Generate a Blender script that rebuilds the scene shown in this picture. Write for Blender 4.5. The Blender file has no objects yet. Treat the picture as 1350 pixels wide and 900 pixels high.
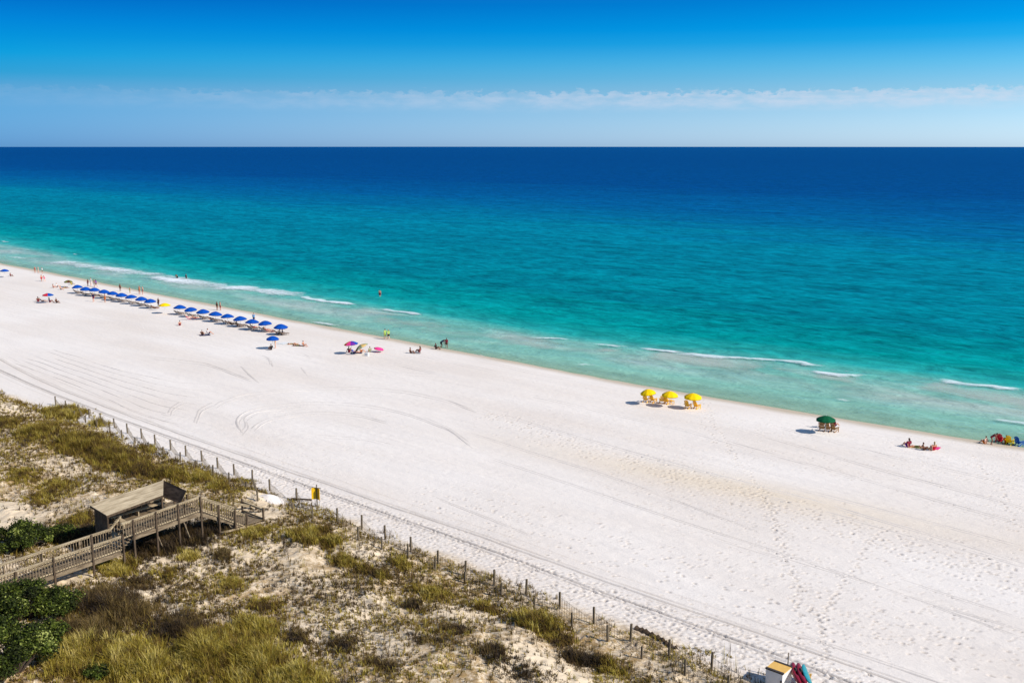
import bpy, bmesh, math, random
import numpy as np
from mathutils import Vector, Matrix
random.seed(7); RNG = np.random.default_rng(11)
C = bpy.context.scene.collection
R = math.radians
# ------------------------------------------------------------------ frame
# world axes: X runs along the shore (to the right in the photo), Y runs out to sea, Z up, water at z = 0
CAM_H = 33.0; FPX = 1350.0; PITCH = math.atan(257/1350)
FWD = np.array([-0.663, 0.749, 0.0]); FWD /= np.linalg.norm(FWD)
RGT = np.array([FWD[1], -FWD[0], 0.0])
def ray(u, v):
    dx = (u-675)/FPX; dy = (450-v)/FPX
    return RGT*dx + FWD*(math.cos(PITCH)+dy*math.sin(PITCH)) + np.array([0,0,1.0])*(-math.sin(PITCH)+dy*math.cos(PITCH))
def at(u, v, z=0.0):
    d = ray(u, v); t = (z-CAM_H)/d[2]
    return np.array([0,0,CAM_H]) + d*t
# ------------------------------------------------------------------ noise
_perm = np.random.default_rng(3).random((256,256))
def vnoise(x, y, ox=0):
    x = np.asarray(x, float)+ox*17.3; y = np.asarray(y, float)+ox*9.1
    xi = np.floor(x).astype(int); yi = np.floor(y).astype(int); fx = x-xi; fy = y-yi
    fx = fx*fx*fx*(fx*(fx*6-15)+10); fy = fy*fy*fy*(fy*(fy*6-15)+10)
    a = _perm[xi%256, yi%256]; b = _perm[(xi+1)%256, yi%256]; c = _perm[xi%256, (yi+1)%256]; d = _perm[(xi+1)%256, (yi+1)%256]
    return (a*(1-fx)+b*fx)*(1-fy)+(c*(1-fx)+d*fx)*fy - 0.5
def sst(x, a, b):
    t = np.clip((np.asarray(x, float)-a)/(b-a), 0, 1); return t*t*(3-2*t)
# shoreline: Y of the waterline for each X
SX = np.array([-700,-305,-256,-216,-170,-146,-117,-92,-73,-56,-42,-30,80,400.])
SY = np.array([125,122.2,121.1,119.6,118.4,118.0,117.6,117.3,117.5,118.3,119.3,120.3,122,122.])
def shore(x): return np.interp(x, SX, SY)
def ground(x, y):
    x = np.asarray(x, float); y = np.asarray(y, float)
    d = shore(x) + 0.5*vnoise(x/9, y*0+3, 1) + 0.25*vnoise(x/3, y*0+3, 2) - y
    dp = np.maximum(d, 0)
    z = 1.15*(1-np.exp(-dp/13)) + np.minimum(d, 0)*0.06
    z = z + sst(d, 6, 18)*(0.10*vnoise(x/14, y/5, 3) + 0.03*vnoise(x/4, y/1.6, 4))
    z = z + sst(d,8,14)*0.012*vnoise(x/0.9, y/0.7, 14)
    dn = sst(y + 1.6*vnoise(x/4, y/4, 5), 54, 50.5)
    low = 0.9*vnoise(x/11, y/8, 6) + 0.45*vnoise(x/4.5, y/3.5, 7)
    near_walk = np.exp(-((x+72)/4.0)**2)
    low = low*(1-0.8*near_walk)
    z = z + dn*(0.42 + low + 0.30*vnoise(x/1.5, y/1.2, 8) + 0.17*vnoise(x/0.7, y/0.62, 9) + 0.07*vnoise(x/.33, y/.33, 10))
    return z
def gz(x, y): return float(ground(x, y))
def hit(u, v, up=0.0):
    z = 1.0
    for _ in range(6):
        p = at(u, v, z+up); z = gz(p[0], p[1])
    return Vector((p[0], p[1], z))
# ------------------------------------------------------------------ materials
def lin(c):
    return tuple(((k/255)/12.92 if k/255 <= 0.04045 else ((k/255+0.055)/1.055)**2.4) for k in c)
def newmat(name):
    m = bpy.data.materials.new(name); m.use_nodes = True
    nt = m.node_tree; b = nt.nodes['Principled BSDF']
    return m, nt, b
def N(nt, t, **kw):
    n = nt.nodes.new(t)
    for k, v in kw.items(): setattr(n, k, v)
    return n
def simple(name, col, rough=0.7, var=0.12, scale=6, spec=0.3, trans=0.0):
    """procedural paint / cloth / wood: colour broken up by noise, with a faint bump"""
    m, nt, b = newmat(name); L = nt.links
    tc = N(nt, 'ShaderNodeTexCoord'); nz = N(nt, 'ShaderNodeTexNoise'); nz.inputs['Scale'].default_value = scale; nz.inputs['Detail'].default_value = 4
    L.new(tc.outputs['Object'], nz.inputs['Vector'])
    mx = N(nt, 'ShaderNodeMix', data_type='RGBA')
    mx.inputs['A'].default_value = (*[c*(1-var*1.5) for c in col], 1); mx.inputs['B'].default_value = (*[min(1, c*(1+var)) for c in col], 1)
    L.new(nz.outputs['Fac'], mx.inputs['Factor']); L.new(mx.outputs['Result'], b.inputs['Base Color'])
    b.inputs['Roughness'].default_value = rough; b.inputs['Specular IOR Level'].default_value = spec
    if trans:
        out = nt.nodes['Material Output']; tr = N(nt, 'ShaderNodeBsdfTranslucent'); ms = N(nt, 'ShaderNodeMixShader'); ms.inputs[0].default_value = trans
        L.new(mx.outputs['Result'], tr.inputs['Color']); L.new(b.outputs[0], ms.inputs[1]); L.new(tr.outputs[0], ms.inputs[2]); L.new(ms.outputs[0], out.inputs['Surface'])
    return m
M = {}
for k, c in dict(blue=(0,74,165), yellow=(255,205,0), green=(0,88,52), red=(205,25,50), pink=(235,70,140), purple=(110,40,150), orange=(235,120,20), lime=(160,190,95), white=(232,230,226), olive=(120,120,60), teal=(20,160,165), navy=(30,35,75), sky=(110,170,215), tan=(215,180,110), gold=(226,170,20), black=(28,28,30), brown=(95,60,45), maroon=(130,30,50), palegreen=(158,166,128), grey=(120,120,122)).items():
    M[k] = simple('cloth_'+k, lin(c), 0.75, 0.10, 5, 0.2, 0.12)
M['skin'] = simple('skin_tan', lin((196,140,112)), 0.55, 0.08, 8); M['skin_pale'] = simple('skin_pale', lin((222,172,146)), 0.55, 0.08, 8); M['skin_brown'] = simple('skin_brown', lin((128,82,60)), 0.55, 0.08, 8)
M['hair_dark'] = simple('hair_dark', (0.02,0.013,0.01), 0.5); M['hair_brown'] = simple('hair_brown', (0.07,0.035,0.018), 0.5); M['hair_blond'] = simple('hair_blond', (0.35,0.22,0.09), 0.5)
M['pole'] = simple('pole_paint', (0.7,0.68,0.64), 0.4); M['lounger_wood'] = simple('lounger_wood', (0.20,0.13,0.085), 0.7, 0.2, 9); M['sling'] = simple('lounger_sling', (0.24,0.19,0.16), 0.8)
M['chair_yellow'] = simple('chair_paint_yellow', lin((238,178,40)), 0.5, 0.15, 9); M['chair_wood'] = simple('chair_wood_brown', lin((150,112,70)), 0.7, 0.2, 9)
M['box_white'] = simple('box_white_paint', (0.72,0.70,0.66), 0.5, 0.08, 3); M['box_lid'] = simple('box_tan_lid', lin((226,178,95)), 0.6, 0.15, 3); M['trim_dark'] = simple('dark_trim', (0.05,0.04,0.035), 0.6)
M['kayak_red'] = simple('kayak_red', lin((125,14,34)), 0.45, 0.25, 3, 0.4); M['kayak_teal'] = simple('board_teal', lin((36,132,140)), 0.45, 0.2, 3, 0.4)
M['sign_yellow'] = simple('sign_yellow', lin((232,180,20)), 0.5, 0.1, 4)
def wood(name, a, b_, stretch):
    m, nt, b = newmat(name); L = nt.links
    tc = N(nt, 'ShaderNodeTexCoord'); mp = N(nt, 'ShaderNodeMapping'); mp.inputs['Scale'].default_value = stretch
    L.new(tc.outputs['Object'], mp.inputs['Vector'])
    nz = N(nt, 'ShaderNodeTexNoise'); nz.inputs['Scale'].default_value = 1.0; nz.inputs['Detail'].default_value = 6; nz.inputs['Roughness'].default_value = 0.65
    L.new(mp.outputs[0], nz.inputs['Vector'])
    rp = N(nt, 'ShaderNodeValToRGB'); rp.color_ramp.elements[0].position = 0.3; rp.color_ramp.elements[1].position = 0.7
    rp.color_ramp.elements[0].color = (*a, 1); rp.color_ramp.elements[1].color = (*b_, 1)
    L.new(nz.outputs['Fac'], rp.inputs[0]); L.new(rp.outputs[0], b.inputs['Base Color'])
    bp = N(nt, 'ShaderNodeBump'); bp.inputs['Strength'].default_value = 0.4; bp.inputs['Distance'].default_value = 0.02
    L.new(nz.outputs['Fac'], bp.inputs['Height']); L.new(bp.outputs[0], b.inputs['Normal'])
    b.inputs['Roughness'].default_value = 0.85; b.inputs['Specular IOR Level'].default_value = 0.15
    return m
M['wood'] = wood('weathered_grey_wood', (0.07,0.045,0.025), (0.34,0.255,0.16), (6,1.2,6))
M['wood_rail'] = wood('sunbleached_rail_wood', (0.20,0.138,0.072), (0.58,0.46,0.29), (8,0.8,8))
M['wood_dark'] = wood('dark_brown_wood', (0.035,0.023,0.014), (0.14,0.095,0.06), (5,5,1.5))  # same wood pattern in a darker brown
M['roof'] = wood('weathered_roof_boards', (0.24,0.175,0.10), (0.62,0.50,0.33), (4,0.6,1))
M['roof_shaded'] = wood('shaded_roof_shingle', (0.016,0.010,0.007), (0.06,0.042,0.03), (2,4,6))  # near-black because the shade on the end panel is painted in
M['post'] = wood('fence_post_wood', (0.06,0.045,0.03), (0.22,0.17,0.11), (9,9,1.5))
M['slat'] = wood('fence_slat_wood', (0.09,0.07,0.045), (0.25,0.20,0.14), (9,9,1.5))
# ------------------------------------------------------------------ object helpers
def tag(o, label=None, cat=None, group=None, kind=None):
    if label: o['label'] = label
    if cat: o['category'] = cat
    if group: o['group'] = group
    if kind: o['kind'] = kind
    return o
def empty(name, loc, rz=0.0, label=None, cat=None, group=None):
    o = bpy.data.objects.new(name, None); C.objects.link(o); o.location = loc; o.rotation_euler = (0,0,rz); o.empty_display_size = 0.3
    return tag(o, label, cat, group)
def obj(name, data, mat=None, parent=None, loc=(0,0,0), rot=(0,0,0), smooth=False):
    if isinstance(data, bmesh.types.BMesh):
        me = bpy.data.meshes.new(name); bmesh.ops.recalc_face_normals(data, faces=data.faces[:]); data.to_mesh(me); data.free()
    else: me = data
    o = bpy.data.objects.new(name, me); C.objects.link(o)
    if mat is not None:
        for m in (mat if isinstance(mat, (list,tuple)) else [mat]): me.materials.append(m)
    if parent is not None: o.parent = parent
    o.location = loc; o.rotation_euler = rot
    if smooth: me.polygons.foreach_set('use_smooth', [True]*len(me.polygons))
    return o
def copy_tree(o, parent=None):
    c = o.copy(); C.objects.link(c); c.parent = parent
    for ch in list(o.children): copy_tree(ch, c)
    return c
def from_np(name, V, F, mat, parent=None, attrs=None, smooth=True):
    """V (n,3) vertices, F (m,k) faces of one size"""
    me = bpy.data.meshes.new(name); V = np.asarray(V, np.float32); F = np.asarray(F, np.int32); k = F.shape[1]
    me.vertices.add(len(V)); me.vertices.foreach_set('co', V.ravel())
    me.loops.add(F.size); me.loops.foreach_set('vertex_index', F.ravel())
    me.polygons.add(len(F)); me.polygons.foreach_set('loop_start', np.arange(0, F.size, k, dtype=np.int32)); me.polygons.foreach_set('loop_total', np.full(len(F), k, np.int32))
    me.update(calc_edges=True); me.validate()
    if smooth: me.polygons.foreach_set('use_smooth', np.ones(len(F), bool))
    for nm, a in (attrs or {}).items():
        at_ = me.attributes.new(nm, 'FLOAT', 'POINT'); at_.data.foreach_set('value', np.asarray(a, np.float32))
    o = bpy.data.objects.new(name, me); C.objects.link(o); me.materials.append(mat)
    if parent is not None: o.parent = parent
    return o
def box(bm, c, s, rot=None):
    """box centred at c, full size s, optional 3x3 rotation"""
    r = bmesh.ops.create_cube(bm, size=1.0)['verts']
    for v in r:
        p = Vector((v.co.x*s[0], v.co.y*s[1], v.co.z*s[2]))
        if rot is not None: p = rot @ p
        v.co = p + Vector(c)
    return r
def beam(bm, a, b, w, h, up=(0,0,1)):
    """rectangular bar from a to b, w wide (sideways) and h high"""
    a = Vector(a); b = Vector(b); d = (b-a); L = d.length; d.normalize()
    up = Vector(up)
    if abs(d.dot(up)) > 0.98: up = Vector((0,1,0))
    x = d.cross(up).normalized(); z = x.cross(d)
    rot = Matrix((x, d, z)).transposed()
    box(bm, (a+b)/2, (w, L, h), rot)
def tube(bm, a, b, r0, r1=None, n=8):
    a = Vector(a); b = Vector(b); r1 = r0 if r1 is None else r1
    d = (b-a).normalized(); x = d.orthogonal().normalized(); y = d.cross(x)
    A = [bm.verts.new(a+(x*math.cos(t)+y*math.sin(t))*r0) for t in [2*math.pi*i/n for i in range(n)]]
    B = [bm.verts.new(b+(x*math.cos(t)+y*math.sin(t))*r1) for t in [2*math.pi*i/n for i in range(n)]]
    for i in range(n): bm.faces.new((A[i], A[(i+1)%n], B[(i+1)%n], B[i]))
    bm.faces.new(A[::-1]); bm.faces.new(B)
def ball(bm, c, r, sub=2):
    vs = bmesh.ops.create_icosphere(bm, subdivisions=sub, radius=1.0)['verts']
    rr = r if isinstance(r, (tuple,list)) else (r,r,r)
    for v in vs: v.co = Vector((v.co.x*rr[0]+c[0], v.co.y*rr[1]+c[1], v.co.z*rr[2]+c[2]))
def slab(bm, quad, th):
    """thick panel under a quad of four points"""
    q = [Vector(p) for p in quad]; nrm = (q[1]-q[0]).cross(q[3]-q[0]).normalized()
    if nrm.z < 0: nrm = -nrm
    t = [bm.verts.new(p) for p in q]; b = [bm.verts.new(p-nrm*th) for p in q]
    bm.faces.new(t); bm.faces.new(b[::-1])
    for i in range(4): bm.faces.new((t[i], b[i], b[(i+1)%4], t[(i+1)%4]))
ORD = ['first','second','third','fourth','fifth','sixth','seventh','eighth','ninth','tenth','eleventh','twelfth','thirteenth','fourteenth','fifteenth','sixteenth','seventeenth','eighteenth']

def footprints():
    P = []
    def trail(pts, step=0.75, spread=0.22):
        Q = np.array([hit(u, v)[:2] for u, v in pts]); seg = np.r_[0, np.cumsum(np.linalg.norm(np.diff(Q, axis=0), axis=1))]
        t = np.arange(0, seg[-1], step); X = np.interp(t, seg, Q[:,0]); Y = np.interp(t, seg, Q[:,1]); a = np.interp(t, seg[:-1], np.arctan2(np.diff(Q[:,1]), np.diff(Q[:,0])))
        P.append(np.stack([X+RNG.normal(0, spread, len(t)), Y+RNG.normal(0, spread, len(t)), RNG.uniform(0.8,1.3,len(t)), a], -1))
    for _ in range(2):
        trail([(1000,640),(1020,690),(1040,750),(1055,800),(1052,860)], 0.6, 0.25); trail([(1150,705),(1120,760),(1088,810),(1085,870)], 0.7, 0.25)
        trail([(920,520),(960,590),(1010,660),(1040,740)], 0.8, 0.3); trail([(1040,750),(1070,790),(1090,860)], 0.7, 0.25)
    trail([(1280,600),(1320,650),(1345,700)], .6, .3); trail([(920,550),(945,585)], .5, .3)
    for _ in range(9): trail([(640,545),(820,605),(1000,660),(1180,715),(1360,775)], 0.8, 1.6)
    for _ in range(5): trail([(200,575),(400,642),(600,716),(800,790),(1000,862),(1080,892)], 0.7, 0.9)
    for _ in range(5): trail([(560,650),(800,720),(1000,780),(1300,870)], 0.9, 2.2)
    def scatter(n, x0, x1, y0, y1, wf, k0, k1):
        X = RNG.uniform(x0, x1, n); Y = RNG.uniform(y0, y1, n); k = RNG.random(n) < wf(X, Y); m = k.sum()
        P.append(np.stack([X[k], Y[k], RNG.uniform(k0,k1,m), RNG.uniform(0,3.14,m)], -1))
    scatter(14000, -95, -8, 56, 117, lambda X,Y: np.clip(0.18+1.6*vnoise(X/10, Y/4, 61)+(X+60)/110, 0.03, 1), .45, .95)
    scatter(5000, -85, -12, 52.2, 58, lambda X,Y: .75+0*X, .6, 1.1)
    scatter(9000, -130, -25, 14, 52, lambda X,Y: np.clip(.5+vnoise(X/6,Y/6,63),0,1), .9, 1.6)
    return np.concatenate(P)
# ================================================================== SETTING: sand
def sand_material(name, dune=True, tone=1.0):
    m, nt, b = newmat(name); L = nt.links
    tc = N(nt, 'ShaderNodeTexCoord')
    def noise(scale, detail=4, rough=0.55, stretch=(1,1,1)):
        mp = N(nt, 'ShaderNodeMapping'); mp.inputs['Scale'].default_value = stretch; L.new(tc.outputs['Object'], mp.inputs['Vector'])
        n = N(nt, 'ShaderNodeTexNoise'); n.inputs['Scale'].default_value = scale; n.inputs['Detail'].default_value = detail; n.inputs['Roughness'].default_value = rough
        L.new(mp.outputs[0], n.inputs['Vector']); return n.outputs['Fac']
    def mix(f, a, b_):
        x = N(nt, 'ShaderNodeMix', data_type='RGBA')
        for s, v in (('A', a), ('B', b_)):
            if isinstance(v, tuple): x.inputs[s].default_value = (*v, 1)
            else: L.new(v, x.inputs[s])
        if isinstance(f, float): x.inputs['Factor'].default_value = f
        else: L.new(f, x.inputs['Factor'])
        return x.outputs['Result']
    def mr(f, a, b_, c=0.0, d=1.0):
        x = N(nt, 'ShaderNodeMapRange'); L.new(f, x.inputs[0])
        for i, v in enumerate((a, b_, c, d)): x.inputs[i+1].default_value = v
        return x.outputs[0]
    def mul(a, b_, op='MULTIPLY'):
        x = N(nt, 'ShaderNodeMath', operation=op)
        for i, v in enumerate((a, b_)):
            if isinstance(v, (int,float)): x.inputs[i].default_value = v
            else: L.new(v, x.inputs[i])
        return x.outputs[0]
    big = noise(0.09, 3, 0.5, (0.35,1,1)); streak = noise(0.9, 5, 0.6, (0.06,1,1)); fine = noise(7, 6, 0.7)
    col = mix(mr(big, 0.35, 0.65), (0.745,0.65,0.56), (0.825,0.745,0.665))
    col = mix(mr(streak, 0.45, 0.8, 0, 0.35), col, (0.62,0.56,0.51))
    col = mix(mr(fine, 0.3, 0.8, 0, 0.25), col, (0.60,0.54,0.48))
    if dune:
        wet = N(nt, 'ShaderNodeAttribute', attribute_name='wet').outputs['Fac']; du = N(nt, 'ShaderNodeAttribute', attribute_name='dune').outputs['Fac']; li = N(nt, 'ShaderNodeAttribute', attribute_name='litter').outputs['Fac']
        ta = N(nt, 'ShaderNodeAttribute', attribute_name='tan').outputs['Fac']
        col = mix(mul(ta, 0.75), col, (0.70,0.565,0.40))
        col = mix(mul(du, 0.85), col, (0.76,0.60,0.40))
        lm = mr(noise(0.9, 6, 0.8), 0.45, 0.58); lm2 = mr(noise(3.2, 5, 0.8), 0.46, 0.58)
        col = mix(mul(mul(lm, li), 0.85), col, (0.21,0.125,0.045))
        col = mix(mul(mul(lm2, li), 0.8), col, (0.36,0.225,0.08))
        shade_fac = N(nt, 'ShaderNodeAttribute', attribute_name='shade_tone').outputs['Fac']; col = mix(shade_fac, col, (0.25,0.215,0.19))  # shade of pits and grooves painted in as darker sand
        col = mix(mul(wet, 0.85), col, (0.47,0.375,0.26))
        b.inputs['Roughness'].default_value = 0.9
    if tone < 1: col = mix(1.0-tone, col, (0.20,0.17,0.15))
    L.new(col, b.inputs['Base Color']); b.inputs['Roughness'].default_value = 0.92; b.inputs['Specular IOR Level'].default_value = 0.1
    hb = mul(mul(streak, 0.14), mul(fine, 0.035), 'ADD')
    hb = mul(hb, mul(noise(2.2, 3, 0.6, (0.5,1,1)), 0.10), 'ADD')
    bp = N(nt, 'ShaderNodeBump'); bp.inputs['Strength'].default_value = 0.55; bp.inputs['Distance'].default_value = 1.0
    L.new(hb, bp.inputs['Height']); L.new(bp.outputs[0], b.inputs['Normal'])
    return m
M['sand'] = sand_material('white_quartz_sand'); M['sand_plain'] = sand_material('loose_white_sand', False); M['sand_track'] = sand_material('shade_toned_sand', False, 0.80)  # track sand darkened so ridge sides turned from the sun look shaded
xs = np.concatenate([np.linspace(-60000,-900,14), np.linspace(-850,-420,22), np.arange(-400,-170,1.1), np.arange(-170,-110,0.4), np.arange(-110,-8,0.12), np.arange(-8,60,0.9), np.linspace(64,500,22), np.linspace(900,60000,14)])
ys = np.concatenate([np.linspace(-3000,-130,10), np.linspace(-110,8,24), np.arange(10,51,0.22), np.arange(51,64,0.10), np.arange(64,121,0.14), np.linspace(122,220,18), np.linspace(260,3000,8)])
GX, GY = np.meshgrid(xs, ys, indexing='ij')
Z = ground(GX, GY); Z = np.where(GY > 230, np.minimum(Z, -6), Z)
SHADE_TONE = np.zeros_like(Z)  # how strongly shade is painted into ruts and footprints
raked = sst(GY,57,62)*sst(shore(GX)-GY,3,8)
Z += raked*(0.035*vnoise(GX/7, GY/0.45, 15)*np.clip(.5+1.6*vnoise(GX/22, GY/6, 16),0,1)+0.02*vnoise(GX/.8,GY/.6,17)*np.clip(.4+2*vnoise(GX/15,GY/9,18),0,1))
T1 = [(0,474),(100,521),(200,560),(300,594),(400,627),(500,662),(600,697),(700,732),(800,767),(900,801),(1000,835),(1150,888),(1250,922)]
T2 = [(0,488),(100,529),(200,569),(300,603),(400,637),(500,674),(600,710),(700,746),(800,782),(900,818),(1000,855),(1100,892),(1200,928)]
def rut(pts, dn, w, depth, shade_tone, seed):
    global Z, SHADE_TONE
    P = np.array([hit(u, v)[:2] for u, v in pts]); P = P[np.argsort(P[:,0])]
    c = np.polyfit(P[:,0], P[:,1], 4); x = np.clip(xs, P[0,0], P[-1,0]); yt = np.polyval(c, x)+dn+0.10*vnoise(xs/5, xs*0+seed, 51)+.05*vnoise(xs/1.2,xs*0+seed,53)
    on = ((xs>P[0,0]-1)&(xs<P[-1,0]+6))*np.clip(.9+.5*vnoise(xs/4, xs*0+seed, 52),.5,1.2)
    d = (GY-yt[:,None])/w; g = np.exp(-d**2)*on[:,None]
    Z += -depth*g + depth*.6*np.exp(-((d-1.7)/.7)**2)*on[:,None] + depth*.6*np.exp(-((d+1.7)/.7)**2)*on[:,None]; SHADE_TONE = np.maximum(SHADE_TONE, shade_tone*g)
def stamp(prints):
    global Z, SHADE_TONE
    for x, y, k, a in prints:
        i0_, i1_ = np.searchsorted(xs, (x-.45, x+.45)); j0, j1 = np.searchsorted(ys, (y-.45, y+.45))
        if i1_-i0_ < 3 or j1-j0 < 3: continue
        dx = xs[i0_:i1_,None]-x; dy = ys[None,j0:j1]-y; p = (dx*math.cos(a)+dy*math.sin(a))/(.125*k); q = (-dx*math.sin(a)+dy*math.cos(a))/(.075*k); r2 = p*p+q*q
        Z[i0_:i1_,j0:j1] += -0.10*k*np.exp(-r2) + 0.022*k*np.exp(-(np.sqrt(r2)-1.7)**2*2.5)
        SHADE_TONE[i0_:i1_,j0:j1] = np.maximum(SHADE_TONE[i0_:i1_,j0:j1], .55*k*np.exp(-r2*1.1))
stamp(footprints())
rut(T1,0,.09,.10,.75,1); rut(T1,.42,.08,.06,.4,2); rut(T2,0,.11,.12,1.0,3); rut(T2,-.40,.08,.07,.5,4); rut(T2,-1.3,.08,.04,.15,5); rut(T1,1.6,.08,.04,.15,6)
nx, ny = GX.shape
idx = np.arange(nx*ny).reshape(nx, ny)
F = np.stack([idx[:-1,:-1], idx[1:,:-1], idx[1:,1:], idx[:-1,1:]], -1).reshape(-1,4)
dsh = shore(GX)-GY
dune = sst(GY + 1.6*vnoise(GX/4, GY/4, 5), 54.5, 51.5)
lit = dune*np.clip(0.62 + 1.6*vnoise(GX/7, GY/5, 21), 0.05, 1)
# bare patches: the blown-out path at the far left and the crest below the boardwalk
for (u, v, rr) in [(22,682,3.2),(0,668,3.0),(190,775,2.0),(215,800,2.0),(232,825,1.6),(352,656,2.2),(600,805,2.5),(420,765,2.5),(470,800,2.5),(520,850,2.2)]:
    p = at(u, v, 1.6); lit *= 1-0.85*np.exp(-(((GX-p[0])**2+(GY-p[1])**2)/rr**2))
tanp = at(960, 640, 1.1); tn = np.exp(-(((GX-tanp[0])/20)**2 + ((GY-tanp[1]-0.10*(GX-tanp[0]))/3.2)**2))*0.9
sand = from_np('beach_sand', np.stack([GX,GY,Z],-1).reshape(-1,3), F, M['sand'], attrs=dict(wet=(sst(dsh+0.9*vnoise(GX/6,GY*0,2), 3.6, 0.6)*(1-.75*sst(-dsh,.3,2))).ravel(), dune=dune.ravel(), litter=lit.ravel(), tan=tn.ravel(), shade_tone=SHADE_TONE.ravel()))
tag(sand, kind='structure')

# ================================================================== SETTING: sea
def sea_material():
    m, nt, b = newmat('sea_water'); L = nt.links; out = nt.nodes['Material Output']; nt.nodes.remove(b)
    tc = N(nt, 'ShaderNodeTexCoord'); dep = N(nt, 'ShaderNodeAttribute', attribute_name='offshore').outputs['Fac']
    def mth(op, a, b_=0.0, c=None):
        x = N(nt, 'ShaderNodeMath', operation=op)
        for i, v in enumerate((a, b_, c)):
            if v is None: continue
            if isinstance(v, (int,float)): x.inputs[i].default_value = v
            else: L.new(v, x.inputs[i])
        return x.outputs[0]
    def noise(scale, stretch=(1,1,1), detail=4, rough=0.55, dist=0.0, rot=0.0):
        mp = N(nt, 'ShaderNodeMapping'); mp.inputs['Scale'].default_value = stretch; mp.inputs['Rotation'].default_value = (0,0,rot); L.new(tc.outputs['Object'], mp.inputs['Vector'])
        n = N(nt, 'ShaderNodeTexNoise'); n.inputs['Scale'].default_value = scale; n.inputs['Detail'].default_value = detail; n.inputs['Roughness'].default_value = rough; n.inputs['Distortion'].default_value = dist
        L.new(mp.outputs[0], n.inputs['Vector']); return n.outputs['Fac']
    def mr(f, a, b_, c=0.0, d=1.0):
        x = N(nt, 'ShaderNodeMapRange'); L.new(f, x.inputs[0])
        for i, v in enumerate((a, b_, c, d)): x.inputs[i+1].default_value = v
        return x.outputs[0]
    # depth wanders: sand bars and holes
    w1 = mr(noise(0.012, (0.35,1,1), 4, 0.5), 0, 1, -0.55, 0.55); w2 = mr(noise(0.06, (0.3,1,1), 3), 0, 1, -0.22, 0.22)
    d2 = mth('MULTIPLY', dep, mth('ADD', 1.0, mth('ADD', mth('MULTIPLY', w1, 0.45), w2)))
    t = mth('LOGARITHM', mth('ADD', mth('MAXIMUM', d2, 0.0), 20.0), 10.0)
    t = mth('MULTIPLY', mth('SUBTRACT', t, 1.30103), 0.5)
    rp = N(nt, 'ShaderNodeValToRGB'); cr = rp.color_ramp
    K = SEA_K
    stops = [(0,(172,212,184)),(6,(140,196,174)),(13,(132,192,172)),(18,(108,188,170)),(24,(44,174,162)),(34,(4,156,148)),(52,(0,140,138)),(66,(0,128,134)),(90,(0,138,146)),(150,(0,127,142)),(200,(0,134,152)),(270,(0,108,145)),(390,(0,88,142)),(620,(0,64,126)),(1900,(0,58,120))]
    while len(cr.elements) < len(stops): cr.elements.new(0.5)
    for e_, (d, c) in zip(cr.elements, stops):
        e_.position = (math.log10(d+20)-1.30103)*0.5; l = lin(c); e_.color = (l[0]*K, l[1]*K, l[2]*K, 1)
    L.new(t, rp.inputs[0])
    # ripples
    r1 = noise(0.11, (0.35,1,1), 5, 0.6, 0.6, R(8)); r2 = noise(0.17, (0.6,1,1), 3, 0.6, 0.8, R(-10)); r3 = noise(0.5, (0.6,1,1), 3, 0.65, 0.5, R(12))
    # sand stirred up shoreward of the breakers
    ws = noise(0.075, (0.45,1,1), 4, 0.5, 0.4); zone = mth('MULTIPLY', mr(dep, 6.0, 10.0), mr(dep, 21.5, 17.5)); ws = mth('MULTIPLY', mr(ws, 0.42, 0.60), zone)
    wm = N(nt, 'ShaderNodeMix', data_type='RGBA'); L.new(mth('MULTIPLY', ws, 0.75), wm.inputs['Factor']); L.new(rp.outputs[0], wm.inputs['A']); wm.inputs['B'].default_value = (0.41,0.475,0.41,1)
    mx = N(nt, 'ShaderNodeMix', data_type='RGBA', blend_type='MULTIPLY'); mx.inputs['Factor'].default_value = 1.0
    v = mth('ADD', mr(r1, 0.35, 0.65, 0.87, 1.13), mth('ADD', mr(r2, 0.35, 0.65, -0.24, 0.24), mr(r3, 0.35, 0.65, -0.24, 0.24)))
    v = mth('ADD', mth('MULTIPLY', mth('SUBTRACT', v, 1.0), mr(dep, 4.0, 45.0, 0.30, 1.0)), 1.0)
    cv = N(nt, 'ShaderNodeCombineColor')
    for i in range(3): L.new(v, cv.inputs[i])
    L.new(wm.outputs['Result'], mx.inputs['A']); L.new(cv.outputs[0], mx.inputs['B'])
    h = mth('ADD', mth('MULTIPLY', r1, 1.6), mth('ADD', mth('MULTIPLY', r2, 0.9), mth('MULTIPLY', r3, 0.5)))
    bp = N(nt, 'ShaderNodeBump'); bp.inputs['Strength'].default_value = 0.5; bp.inputs['Distance'].default_value = 1.0; L.new(h, bp.inputs['Height'])
    df = N(nt, 'ShaderNodeBsdfDiffuse'); L.new(mx.outputs['Result'], df.inputs['Color']); L.new(bp.outputs[0], df.inputs['Normal'])
    gl = N(nt, 'ShaderNodeBsdfGlossy'); gl.inputs['Roughness'].default_value = 0.25; gl.inputs['Color'].default_value = (0.10,0.72,1,1); L.new(bp.outputs[0], gl.inputs['Normal'])
    lw = N(nt, 'ShaderNodeLayerWeight'); lw.inputs['Blend'].default_value = 0.5; L.new(bp.outputs[0], lw.inputs['Normal'])
    ms = N(nt, 'ShaderNodeMixShader'); L.new(mth('ADD', mth('MULTIPLY', mth('POWER', lw.outputs['Facing'], 7.0), 0.24), 0.01), ms.inputs[0]); L.new(df.outputs[0], ms.inputs[1]); L.new(gl.outputs[0], ms.inputs[2])
    tr = N(nt, 'ShaderNodeBsdfTransparent'); tr.inputs[0].default_value = (0.72,0.93,0.88,1)
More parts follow.
